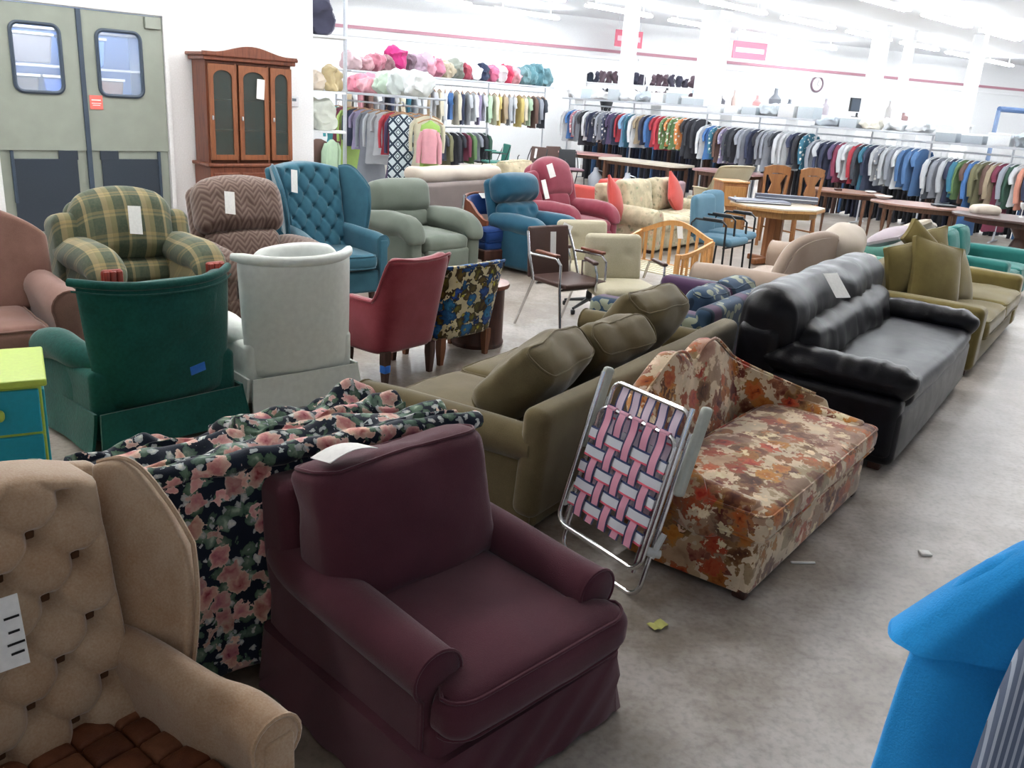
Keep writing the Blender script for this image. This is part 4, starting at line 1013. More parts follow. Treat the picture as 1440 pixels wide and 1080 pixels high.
# small royal blue chair with wooden arms
t = root_of('wood_arm_chair', 'low royal blue chair with curved wooden back rail and arms, between sage and teal recliners', 'armchair', -.36, 9.82, 140); t.scale = (.85, .85, .95)
ry = M['royal']; rw = M['dark_wood']
soft_cushion(.56, .54, .14, (0, -.02, .40), ry, t, 'seat_cushion', puff=(0, 0, .03)); soft_cushion(.56, .56, .10, (0, 0, .29), ry, t, 'seat_cushion', pipe=False)
m = MB(); m.rb(.62, .60, .12, (0, 0, .19), r=.02); m.build('seat_rail', rw, t)
def rb_(u, v): a = rad(-68+136*u); return Vector((.33*sin(a)*1.05, .30*cos(a)-.02+.06*v, .58+.24*v-.05*v*abs(2*u-1)**2))
m = MB(); m.shell(rb_, 20, 5, -.07); m.build('back_pad', ry, t, sub=1, ang=180)
m = MB(); m.tube([rb_(i/20, 1)+Vector((0, 0, .012)) for i in range(21)], .018, 8); m.build('top_rail', M['red_wood'], t)
for s in (-1, 1):
    m = MB(); m.loft([[(s*.30-.02, y, z), (s*.30+.02, y, z), (s*.30+.02, y, z2), (s*.30-.02, y, z2)] for y, z, z2 in ((.2, .50, .80), (.05, .48, .76), (-.1, .50, .66), (-.24, .52, .60), (-.32, .54, .59))]); m.build('arm', M['red_wood'], t)
    for sy in (-1, 1): wood_leg(s*.27, sy*.25, .14).build('leg', rw, t)
m = MB(); m.tube([(-.335, .16, .55), (-.345, .16, .7), (-.32, .18, .83)], .02, 8); m.build('chrome_trim', M['chrome'], t)
price_tag(t, (.02, .26, .84), (rad(-60), 0, 0), .1, .1)
# ================================================================ MIDDLE GROUND
# brown stacking chair with chrome frame
def stack_chair(label, x, y, phi, back, seat, arms=True, tagp=True, W_=.50, frame=None, armm=None, kind='stacking_chair', group=None):
    t = root_of(kind, label, 'chair', x, y, phi, group); fm = frame or M['chrome']
    m = MB(); m.rb(W_-.06, .035, .42, (0, .24, .63), r=.017, k=3, n=(6, 1, 6), fn=chain(lambda q: Vector((q[0]*(1-.10*(q[2]-.6)), q[1]-.5*q[0]**2+.03, q[2])), tilt_x(-.12, (0, .24, .42)))); m.build('backrest', back, t)
    m = MB(); m.rb(W_-.04, .46, .045, (0, -.02, .43), r=.02, k=3, n=(4, 6, 1), fn=lambda q: Vector((q[0], q[1], q[2]-.03*max(0, -q[1]-.1)**1.5*8*.1))); m.build('seat', seat, t)
    for s in (-1, 1):
        m = MB(); m.tube([(s*W_*.50, -.26, 0), (s*W_*.49, -.20, .40), (s*W_*.49, -.19, .60), (s*W_*.49, -.14, .64)], .0115, 8); m.build('leg', fm, t)
        m = MB(); m.tube([(s*W_*.52, .34, 0), (s*W_*.49, .14, .42), (s*W_*.49, .22, .62), (s*W_*.44, .29, .80)], .0115, 8); m.build('leg', fm, t)
        if arms: m = MB(); m.tube([(s*W_*.49, -.14, .645), (s*W_*.49, .2, .63)], .012, 8); m.build('arm_tube', fm, t); m = MB(); m.rb(.045, .28, .025, (s*W_*.49, -.02, .665), r=.01); m.build('arm_rest', armm or M['red_wood'], t)
    m = MB(); m.tube([(-W_*.49, .10, .40), (W_*.49, .10, .40)], .011, 8); m.tube([(-W_*.49, -.2, .395), (W_*.49, -.2, .395)], .011, 8); m.build('cross_bar', fm, t)
    if tagp: price_tag(t, (-.02, .20, .80), (rad(-8), rad(2), 0), .06, .22)
    return t
stack_chair('brown vinyl stacking armchair with chrome legs and a long white tag', .40, 7.15, 142, M['brown_vinyl'], M['brown_vinyl'])
def cream_chair(label, x, y, phi, tagp=False):
    t = root_of('office_chair', label, 'chair', x, y, phi)
    bm_ = MB(); bm_.rb(.50, .11, .44, (0, .24, .66), r=.05, k=4, n=(12, 1, 12), puff=(0, .02, 0), fn=chain(lambda q: Vector((q[0], q[1]+.03*sum(math.exp(-((q[0]-bx)**2+(q[2]-.70)**2)/.0012) for bx in (-.11, .11))*(1 if q[1] < .24 else 0), q[2])), tilt_x(-.15, (0, .24, .44)))); bk = bm_.build('backrest', M['cream'], t)
    m = MB(); m.rb(.54, .50, .11, (0, -.03, .42), r=.05, k=4, n=(8, 8, 1), puff=(0, 0, .02)); m.build('seat', M['cream'], t)
    for s in (-1, 1):
        m = MB(); m.tube([(s*.28, .22, .48), (s*.30, .18, .64), (s*.30, .05, .665), (s*.30, -.14, .66), (s*.29, -.17, .58), (s*.27, -.12, .42)], .011, 8); ao = m.build('arm_tube', M['chrome'], t)
        m = MB(); m.rb(.045, .26, .03, (s*.30, -.03, .68), r=.012); m.build('arm_rest', M['brown_vinyl'], ao)
    m = MB(); m.lathe([(.03, .10), (.03, .2), (.022, .2), (.022, .37), (.09, .38)], 12); m.build('pedestal', M['black_metal'], t)
    for k in range(4): a = PI/2*k+.6; m = MB(); m.tube([(0, 0, .12), (.26*cos(a), .26*sin(a), .06)], [.022, .013], 8); m.rb(.04, .04, .05, (.26*cos(a), .26*sin(a), .025), r=.015); m.build('base_spoke', M['black_metal'], t)
    t.scale = (1, 1, .91)
    if tagp: price_tag(t, (-.2, .15, .85), (rad(-10), rad(25), 0), .1, .16)
    return t
cream_chair('cream vinyl swivel chair with two buttons on its back, in front of the slatted crib', .86, 7.15, 165)
cream_chair('cream vinyl swivel chair half hidden behind the brown stacking chair', .66, 7.95, 160, True)
# wooden crib ends with slats
t = root_of('crib', 'honey-coloured slatted wooden crib with a curved headboard and a tag', 'crib', 1.43, 9.2, 222); t.scale = (.98, 1.1, .82)
wc = wood('crib_wood', '#c9955a', '#b07c42', 9, .4)
CWd = .92
def ctop(x): return .60+.17*(cos(PI*x/CWd)**1.3 if abs(x) < CWd/2 else 0)
m = MB(); m.shell(lambda u, v: Vector(((u-.5)*CWd, .30, ctop((u-.5)*CWd)+.02+.065*v)), 20, 1, .03); hb = m.build('headboard_rail', wc, t)
m = MB(); m.box(CWd, .03, .07, (0, .315, .24)); m.build('lower_rail', wc, t)
for i in range(8): x = -CWd/2+.075+i*(CWd-.15)/7; m = MB(); zt = ctop(x)+.03; m.box(.036, .014, zt-.24, (x, .315, (zt+.24)/2)); m.build('slat', wc, t)
for s in (-1, 1):
    m = MB(); m.box(.045, .045, .66, (s*(CWd/2-.0), .315, .33), r=.006); m.build('post', wc, t)
    zt = .52
    m = MB(); m.shell(lambda u, v: Vector((s*(CWd/2), .30-.55*u, .62-.12*sin(PI/2*u)+.05*v)), 8, 1, .03); m.build('side_rail', wc, t)
    m = MB(); m.box(.03, .55, .06, (s*(CWd/2+.015), .03, .20)); m.build('lower_rail', wc, t)
    for i in range(6): y_ = .22-.082*i; m = MB(); zt = .62-.12*sin(PI/2*(.30-y_)/.55)+.02; m.box(.014, .034, zt-.2, (s*(CWd/2+.015), y_, (zt+.2)/2)); m.build('slat', wc, t)
    m = MB(); m.box(.045, .045, .56, (s*(CWd/2), -.26, .28), r=.006); m.build('post', wc, t)
ws = plain('pale_slat', '#d9d2b8', .5)
for i in range(6): m = MB(); m.box(CWd-.06, .05, .018, (0, .22-.085*i, .27)); m.build('bed_slat', ws, t)
price_tag(t, (.08, .25, .80), (0, rad(-10), 0), .07, .16)
# blue office chairs with black arms, one stacked on the other
for i, (x, y, ph, lab) in enumerate([(2.28, 10.15, 128, 'light blue office armchair with black frame, front one of the pair by the octagonal table'), (2.44, 10.42, 128, 'light blue office armchair with black frame, rear one nested behind')]):
    t = root_of('office_chair', lab, 'chair', x, y, ph, 'blue office chairs'); z = .03*i
    m = MB(); m.rb(.50, .09, .46, (0, .23, .68+z), r=.045, k=4, n=(8, 1, 8), puff=(.02, .02, .02), fn=chain(lambda q: Vector((q[0]*(1-.25*max(0, q[2]-.8)), q[1]-.3*q[0]**2, q[2])), tilt_x(-.1, (0, .23, .45)))); m.build('backrest', M['blue_office'], t)
    m = MB(); m.rb(.50, .48, .08, (0, -.03, .44+z), r=.04, k=4, n=(6, 6, 1), puff=(0, 0, .015)); m.build('seat', M['blue_office'], t)
    for s in (-1, 1):
        m = MB(); m.tube([(s*.27, -.22, 0), (s*.27, -.20, .64+z), (s*.27, -.16, .67+z), (s*.27, .18, .67+z), (s*.26, .23, .62+z), (s*.26, .26, 0)], .0125, 8); m.build('side_frame', M['black_metal'], t)
        m = MB(); m.rb(.05, .24, .03, (s*.27, -.03, .685+z), r=.012); m.build('arm_rest', M['black_metal'], t)
    m = MB(); m.tube([(-.26, .22, .5), (.26, .22, .5)], .011, 8); m.tube([(-.27, -.2, .38), (.27, -.2, .38)], .011, 8); m.build('cross_bar', M['black_metal'], t)
# octagonal table
tt = thing('octagonal_table', 'octagonal wooden pedestal table with pale top and grey slabs on it', 'table', (3.24, 11.35, 0), .25); tt.scale = (.9, .9, 1)
pt = plain('pale_top', '#d8cdb8', .25)
def octa(r, n=8, a0=22.5): return [(r*cos(rad(a0+360/n*i)), r*sin(rad(a0+360/n*i))) for i in range(n)]
m = MB(); m.prism(octa(.66), .745, .765, 'z'); m.build('table_top', pt, tt, smooth=False)
m = MB(); m.prism(octa(.665), .715, .747, 'z'); m.prism(octa(.56), .63, .72, 'z'); m.build('apron', M['oak'], tt, smooth=False)
op = wood('pedestal_wood', '#8f5a33', '#6f4224', 8)
m = MB(); m.prism(octa(.13), .1, .66, 'z'); m.build('pedestal', op, tt, smooth=False)
for k in range(4): m = MB(); m.box(.34, .09, .075, (.2, 0, .045), r=.02, M=Matrix.Rotation(PI/2*k+.4, 4, 'Z')); m.build('foot', op, tt, smooth=False)
gm = plain('grey_slab', '#5f6472', .45)
for i, (x, y, z, w_, d_, rz_, tx, lab) in enumerate([(3.02, 11.42, .785, .72, .36, .05, 0, 'flat grey table leaf lying on the octagonal table'), (3.42, 11.62, .82, .80, .1, -.12, 0, 'narrow grey table leaf standing on edge at the back of the octagonal table')]):
    m = MB(); m.box(w_, d_, .035 if i == 0 else .09, (0, 0, 0), r=.006); o = m.build('table_leaf', gm, smooth=False); o.location = (x, y, z+(.0 if i == 0 else .0)); o.rotation_euler[2] = rz_; m = MB(); m.box(w_*.98, .012, .012, (0, -d_/2-.004, 0)); m.build('edge_strip', M['steel'], o, smooth=False)
    tag(o, lab, 'table leaf', 'grey table leaves')
# wooden splat-back chairs
def splat_chair(label, x, y, phi, mat, group='splat-back dining chairs'):
    t = root_of('dining_chair', label, 'chair', x, y, phi, group)
    sp = [(-.09, .45), (-.06, .55), (-.12, .70), (-.075, .80), (-.17, .92), (.17, .92), (.075, .80), (.12, .70), (.06, .55), (.09, .45)]
    t.scale = (1, 1, 1.13)
    m = MB(); m.prism(sp, .195, .213); m.build('splat', mat, t, smooth=False)
    m = MB(); m.prism([(-.22, .90), (-.24, 1.0), (-.1, 1.03), (.1, 1.03), (.24, 1.0), (.22, .90), (.08, .93), (-.08, .93)], .19, .216); m.build('crest_rail', mat, t, smooth=False)
    m = MB(); m.rb(.42, .42, .03, (0, 0, .44), r=.012, k=2); m.build('seat', mat, t)
    for s in (-1, 1):
        m = MB(); m.loft([[(s*a-.016, y_-.016, z), (s*a+.016, y_-.016, z), (s*a+.016, y_+.016, z), (s*a-.016, y_+.016, z)] for a, y_, z in ((.2, .22, 0), (.19, .19, .44), (.205, .2, .75), (.225, .205, .95))]); m.build('leg', mat, t, smooth=False)
        wood_leg(s*.18, -.18, .43, .02, .014).build('leg', mat, t)
        m = MB(); m.box(.015, .36, .02, (s*.19, .01, .2)); m.build('stretcher', mat, t, smooth=False)
    return t
ck = wood('chair_oak', '#9a6a42', '#7c5030', 9)
splat_chair('honey oak splat-back dining chair, left of the pair behind the octagonal table', 3.57, 13.25, 335, ck)
splat_chair('honey oak splat-back dining chair, right of the pair behind the octagonal table', 4.04, 13.15, 330, ck)
t = thing('nightstand', 'small square honey oak chest left of the splat-back chairs', 'chest', (3.20, 13.9, 0), .15)
m = MB(); m.box(.40, .42, .78, (0, 0, .43), r=.01); m.build('body', ck, t, smooth=False); m = MB(); m.box(.44, .46, .03, (0, 0, .835), r=.01); m.build('top', M['oak'], t, smooth=False)
for z in (.25, .62): m = MB(); m.box(.34, .02, .3, (0, -.215, z), r=.006); d = m.build('drawer', M['oak'], t, smooth=False); m = MB(); m.rb(.03, .03, .03, (0, -.24, z), r=.012); m.build('knob', M['steel'], d)
t = thing('bench', 'low honey oak bench in front of the dark clothes racks', 'bench', (2.72, 13.3, 0), .2)
m = MB(); m.rb(.62, .36, .05, (0, 0, .43), r=.02, k=2); m.build('seat', ck, t); 
for sx_ in (-1, 1):
    for sy in (-1, 1): wood_leg(sx_*.26, sy*.14, .41).build('leg', ck, t)
# oval dining tables
def oval_table(label, x, y, rz, a, b_, mat, legm, style='legs', H=.74, group=None):
    t = thing('oval_table', label, 'table', (x, y, 0), rz, group)
    el = [(a*cos(2*PI*i/32), b_*sin(2*PI*i/32)) for i in range(32)]
    m = MB(); m.loft([[(p*k, q*k, z) for p, q in el] for k, z in ((.98, H-.03), (1, H-.025), (1, H-.005), (.99, H))]); m.build('table_top', mat, t, ang=30)
    m = MB(); m.prism([(p*.82, q*.82) for p, q in el], H-.1, H-.03, 'z'); m.build('apron', legm, t)
    if style == 'legs':
        for s in (-1, 1):
            for q in (-1, 1): m = MB(); m.lathe([(.016, 0), (.02, .1), (.026, .3), (.018, .34), (.03, .4), (.03, H-.1)], 10, (s*a*.62, q*b_*.6, 0)); m.build('leg', legm, t)
    else:
        m = MB(); m.lathe([(.10, .1), (.16, .16), (.12, .25), (.17, .35), (.12, .48), (.22, H-.1)], 10); m.build('pedestal', legm, t)
        for k in range(4): m = MB(); m.rb(.45, .12, .09, (.22, 0, .055), r=.03, M=Matrix.Rotation(PI/2*k+.5, 4, 'Z')); m.build('foot', legm, t)
    return t
tb = wood('walnut_top', '#8a6758', '#75513f', 4, .3, 0)
tl = wood('walnut_leg', '#6b4a38', '#4d3324', 8)
oval_table('oval walnut table on turned legs beyond the octagonal table', 5.30, 14.75, -.6, .62, .46, tb, tl, group=None)
oval_table('oval walnut table to the right, holding a pale dish and a dark tray', 5.85, 13.1, -.55, .72, .46, wood('rosy_top', '#9c7a70', '#84604f', 4, .3, 0), tl)
oval_table('dark oval pedestal table at the right edge with cream cushion and glass on top', 6.75, 11.85, -.6, .95, .55, wood('dark_top', '#5b4a47', '#463632', 4, .3, 0), M['dark_wood'], 'ped')
def small(name, mb, mat, loc, label, cat, group=None, rz=0, **k):
    o = mb.build(name, mat, **k); o.location = loc; o.rotation_euler[2] = rz; tag(o, label, cat, group); return o
wht = plain('white_ceramic', (.8, .8, .78), .25)
m = MB(); m.rb(.36, .26, .10, (0, 0, .05), r=.05, k=4, n=(6, 4, 1), puff=(0, 0, .03)); small('seat_pad', m, M['pale_cushion'], (6.35, 12.25, .742), 'cream folded seat pad on the dark oval table', 'cushion')
m = MB(); m.lathe([(.035, 0), (.035, .01), (.006, .02), (.006, .1), (.04, .15), (.045, .2)], 12); small('glass_goblet', m, wht, (6.72, 12.0, .742), 'pale goblet standing on the dark oval table beside the cream pad', 'glass')
m = MB(); m.lathe([(.06, 0), (.12, .03), (.14, .05), (.13, .045), (.05, .01)], 16); small('dish', m, wht, (5.45, 13.55, .745), 'white dish at the left end of the right-hand oval table', 'dish')
m = MB(); m.rb(.3, .2, .03, (0, 0, .015), r=.012, k=2); small('tray', m, M['black_metal'], (6.1, 12.95, .742), 'dark flat tray on the right-hand oval table', 'tray')
m = MB(); m.rb(.12, .08, .03, (0, 0, .015), r=.012, k=2); small('ashtray', m, M['dark_wood'], (5.15, 14.7, .742), 'small dark ashtray on the far oval walnut table', 'ashtray')
m = MB(); m.lathe([(.05, 0), (.09, .02), (.09, .03), (.04, .01)], 14); small('saucer', m, wht, (5.65, 14.6, .742), 'small white saucer on the far oval walnut table', 'dish')

# cream floral sofa with two red pillows
sofa('cream_floral_sofa', 'cream floral sofa with round bolster arms and two red pillows, behind the rose recliner', 'sofa', 1.97, 12.5, 128, 2.05, .95, .86, .44, .58, .26, M['cream_floral'], 2, 'roll', bt=.24, lean=.24, armr=.14, pipe=False, wr=.014)
pillow('red throw pillow at the left end of the cream floral sofa', 1.20, 11.72, .66, M['red_pillow'], .48, .48, .16, (rad(-20), rad(28), face(128)+.2), 'red pillows')
pillow('red throw pillow at the right end of the cream floral sofa', 2.18, 12.85, .66, M['red_pillow'], .50, .50, .16, (rad(-22), rad(36), face(128)), 'red pillows')
sofa('red_loveseat', 'small brick-red loveseat behind the rose recliner, seen from the back', 'sofa', 1.32, 15.4, 320, .9, .8, .62, .36, .5, .16, M['red_pillow'], 1, 'box', bt=.2, wr=.004)
sofa('mauve_grey_sofa', 'dusty mauve sofa with rolled arms beyond the cream floral sofa', 'sofa', 2.1, 15.6, 300, 1.5, .9, .66, .4, .56, .22, M['mauve_grey'], 2, 'roll', bt=.24, armr=.13)
barrel_chair('shell_armchair', 'tall cream shell-backed armchair seen from behind, beyond the cream floral sofa', 3.25, 15.1, 330, .90, .8, 1.02, .42, .62, fabric('ivory_cloth', '#b5ab90', 200, .08, 4, .3), M['dark_wood'], .14, topfn=lambda a: -.16*a*a, flare=.22, botw=.62)
# grey-taupe sofa back with a pale cushion on top
sofa('taupe_sofa', 'grey-taupe sofa with its back to the camera behind the sage recliner', 'sofa', -1.10, 11.3, 306, 1.75, .92, .86, .42, .6, .2, M['grey_cloth'], 2, 'roll', bt=.24, back='none')
m = MB(); m.rb(1.62, .3, .17, (0, 0, 0), r=.08, k=5, n=(16, 2, 1), puff=(0, .02, .02), fn=wrink(.02, 4, 2)); small('back_bolster', m, M['pale_cushion'], (-.88, 11.12, .90), 'long pale oat cushion lying along the top of the taupe sofa', 'cushion', rz=face(306))
sofa('pale_floral_loveseat', 'pale floral loveseat mostly hidden behind the teal recliner', 'sofa', .05, 12.7, 126, 1.1, .85, .98, .42, .6, .18, M['cream_floral'], 1, 'box', bt=.24)
# sofas behind the front row
sofa('beige_sofa', 'pinkish beige rolled-arm sofa with high arched ends behind the black leather sofa', 'sofa', 2.42, 7.85, 303, 2.2, .98, .66, .40, .64, .24, M['beige'], 3, 'roll', back='none', bt=.24, armr=.13, lean=.3)
bz = bpy.data.objects['beige_sofa']
AP = [(.98, .18, .3), (.96, .18, .5), (.89, .19, .67), (.75, .22, .81), (.59, .29, .88), (.36, .37, .90), (.18, .43, .86)]
m = MB(); m.tube([p for p in smooth_st(AP, 4)], .05, 12); m.build('arched_roll', M['beige'], bz)
m = MB(); sa = smooth_st(AP, 4); m.shell(lambda u, v: Vector(sa[int(u*(len(sa)-1))])*1.0+Vector((.0, .02, -(sa[int(u*(len(sa)-1))][2]-.25)*v)), 24, 4, .04); m.build('arch_panel', M['beige'], bz)
m = MB(); m.rb(.46, .32, .34, (.02, .44, .80), r=.15, k=5, n=(6, 3, 5), puff=(.02, .02, .03), fn=wrink(.03, 4, 3)); m.build('loose_cushion', M['pale_cushion'], bz)
sofa('tapestry_sofa', 'navy and plum striped tapestry sofa wedged between khaki and black leather sofas', 'sofa', 1.22, 6.28, 304, 1.35, .9, .66, .42, .56, .2, M['tapestry'], 2, 'box', back='cushions', bt=.22)
sofa('sea_green_sofa', 'sea green sofa mostly hidden behind the gold-green sofa', 'sofa', 3.75, 9.25, 303, 1.2, .8, .72, .4, .56, .2, M['teal_green_pale'], 2, 'roll', back='none')
sofa('teal_sofa', 'bright teal sofa with square arms just beyond the gold-green sofa', 'sofa', 5.15, 9.9, 128, 1.5, .95, .74, .40, .54, .2, M['teal_sofa'], 2, 'box', bt=.22, back='cushions')
pillow('pale lilac pillow heaped behind the gold-green sofa', 4.15, 9.35, .78, M['pale_cushion'], .5, .4, .16, (rad(60), rad(10), 1.0), 'pale pillows behind the gold sofa')
pillow('grey-white pillow behind the gold-green sofa, lower than the lilac one', 3.85, 9.2, .72, fabric('lilac_grey', '#a59aa0', 200, .08, 4), .5, .4, .16, (rad(70), rad(-10), .8), 'pale pillows behind the gold sofa')
# turquoise dresser with lime top
t = thing('painted_dresser', 'turquoise dresser with lime green top and knobs at the left edge', 'dresser', (-2.17, 3.06, 0), rad(30))
tq, lm_ = plain('turquoise_paint', '#12a5bb', .35), plain('lime_paint', '#b9d455', .35)
m = MB(); m.box(.70, .42, .66, (0, 0, .37), r=.006); m.build('carcass', lm_, t, smooth=False)
m = MB(); m.box(.74, .46, .03, (0, 0, .715), r=.008); m.build('top', lm_, t, smooth=False)
for i, (z, h_) in enumerate(((.605, .17), (.39, .235), (.15, .20))):
    m = MB(); m.box(.68, .02, h_, (0, -.215, z), r=.005); d = m.build('drawer', tq, t, smooth=False)
    for x in (-.2, .2): m = MB(); m.rb(.045, .04, .045, (x, -.245, z), r=.018, k=3); m.build('knob', lm_, d)
for s in (-1, 1): m = MB(); m.box(.012, .40, .62, (s*.353, 0, .37)); m.build('side_panel', tq, t, smooth=False)
# litter
m = MB(); m.rb(.07, .045, .004, (0, 0, .003), r=.0018, k=1, n=(4, 3, 0), fn=lambda q: Vector((q[0], q[1], q[2]+.01*abs(sin(q[0]*60))))); small('paper_scrap', m, plain('yellow_paper', '#cfcf7a', .7), (.60, 2.80, 0), 'crumpled pale yellow paper scrap on the floor right of the burgundy chair', 'litter', rz=.6)
m = MB(); m.rb(.11, .013, .008, (0, 0, .005), r=.003, k=1); small('plastic_stick', m, wht, (1.31, 3.36, 0), 'thin white plastic stick on the floor beside the floral settee', 'litter', rz=.1)
m = MB(); m.rb(.05, .045, .012, (0, 0, .006), r=.005, k=2); small('paper_scrap', m, wht, (1.91, 3.52, 0), 'tiny white scrap on the aisle floor right of the floral settee', 'litter')
# ================================================================ CLOTHES RACKS
def cloth_mat(nm, pattern=None):
    n = N(nm); oi = n.node('ShaderNodeObjectInfo'); nz = n.noise(9, 2); x = n.xyz()
    col = oi.outputs['Color']
    if pattern == 'stripe': col = n.mix(n.math('GREATER_THAN', n.math('FRACT', n.math('MULTIPLY', x[0], 60)), .5), col, (.75, .75, .78))
    if pattern == 'print': v = n.vor(14, n.warp(.05, 12)); col = n.mix(n.math('LESS_THAN', v.outputs['Distance'], .32), col, (.75, .74, .7))
    col = n.mix(n.math('MULTIPLY', nz.outputs[0], .35), col, (.1, .1, .12)); return n.out(col, .9, sheen=.1)
M['cloth'] = cloth_mat('garment_cloth'); M['cloth_print'] = cloth_mat('garment_print', 'print'); M['cloth_stripe'] = cloth_mat('garment_stripe', 'stripe')
hw_ = wood('hanger_wood', '#b08a6a', '#96704f', 20)
def garment_mesh(kind, seed):
    rnd = random.Random(seed); m = MB()
    if kind in ('shirt', 'dress', 'coat'):
        Ls = {'shirt': .68, 'dress': 1.15, 'coat': .85}[kind]; th = rnd.uniform(.028, .04)
        prof = [(.05, 0.0, .02), (.10, -.02, .03), (.20, -.06, .04), (.215, -.14, .045), (.20, -.3, .05), (.20, -.5, .05)]
        if kind == 'dress': prof += [(.19, -.6, .05), (.24, -.9, .055)]
        prof.append((.225 if kind != 'dress' else .27, -Ls, .055))
        loops = []
        for w_, z, t_ in prof:
            P = []
            for i in range(14):
                a = 2*PI*i/14; wv = 1+.25*sin(i*2.4+seed)*min(1, -z*1.6)
                P.append((w_*cos(a), t_*sin(a)*wv*th/.035, z+.012*sin(i*1.7+seed)*(1 if z == -Ls else 0)))
            loops.append(P)
        m.loft(list(reversed(loops)))
        sl = .26 if rnd.random() < .5 else .52
        for s in (-1, 1): m.tube([(s*.17, 0, -.06), (s*.235, .005, -.16), (s*.25, .01, -.06-sl*.6), (s*.24, .02*s, -.06-sl)], [.05, .06, .05, .045], 8, flat=.6)
    else:   # trousers folded over or clipped
        Ls = 1.0 if kind == 'trousers' else .6
        for s in (-1, 1):
            m.loft([[(s*.085+.085*k*cos(2*PI*i/10), .03*sin(2*PI*i/10)*(1+.2*sin(i*3+seed)), z) for i in range(10)] for z, k in ((-Ls, .75), (-Ls*.6, .85), (-.25, 1.0), (0, .9))])
    return m
GM = {}
for kind in ('shirt', 'dress', 'coat', 'trousers', 'shorts'):
    for sd in range(3):
        for pn, mt in (('', 'cloth'), ('print', 'cloth_print'), ('stripe', 'cloth_stripe')):
            o = garment_mesh(kind, sd*7+3).build('tmp', M[mt]); GM[kind, sd, pn] = o.data; bpy.data.objects.remove(o)
hg = MB(); hg.tube([(-.19, 0, -.05), (-.1, 0, -.005), (0, 0, .02), (.1, 0, -.005), (.19, 0, -.05)], .011, 6); hg.tube([(0, 0, .02), (0, 0, .07), (.02, 0, .10), (0, 0, .12), (-.02, 0, .105)], .003, 5)
o = hg.build('tmp', hw_); HG = o.data; bpy.data.objects.remove(o)
hg = MB(); hg.tube([(-.19, 0, -.05), (-.1, 0, -.005), (0, 0, .02), (.1, 0, -.005), (.19, 0, -.05)], .008, 5); hg.tube([(0, 0, .02), (0, 0, .07), (.02, 0, .10), (0, 0, .12), (-.02, 0, .105)], .003, 5)
o = hg.build('tmp', plain('white_hanger', (.8, .82, .84), .4)); HGW = o.data; bpy.data.objects.remove(o)
CN = dict(white='#d9dde0', blue='#3d6ea8', pink='#c98a94', black='#22252c', navy='#27304a', grey='#8a8f98', purple='#54466a', red='#b02c3a', lightblue='#7fa9cc', teal='#23647a', tan='#a8977c', green='#5d7d4a', orange='#c77a3a', charcoal='#3a4048', lilac='#8c84a0', denim='#466f9e', olive='#6c6a4a', brown='#6a4e42', maroon='#7a2a44', darkgreen='#2c5240', coral='#c98872', cream='#d6cfb8', yellow='#c9b46a', mint='#b4d0b0', lime='#a9c86a', aqua='#4aa2a8', silver='#b4b8bc')
NM = dict(lightblue='light blue', darkgreen='dark green', silver='pale grey')
used_labels = {}
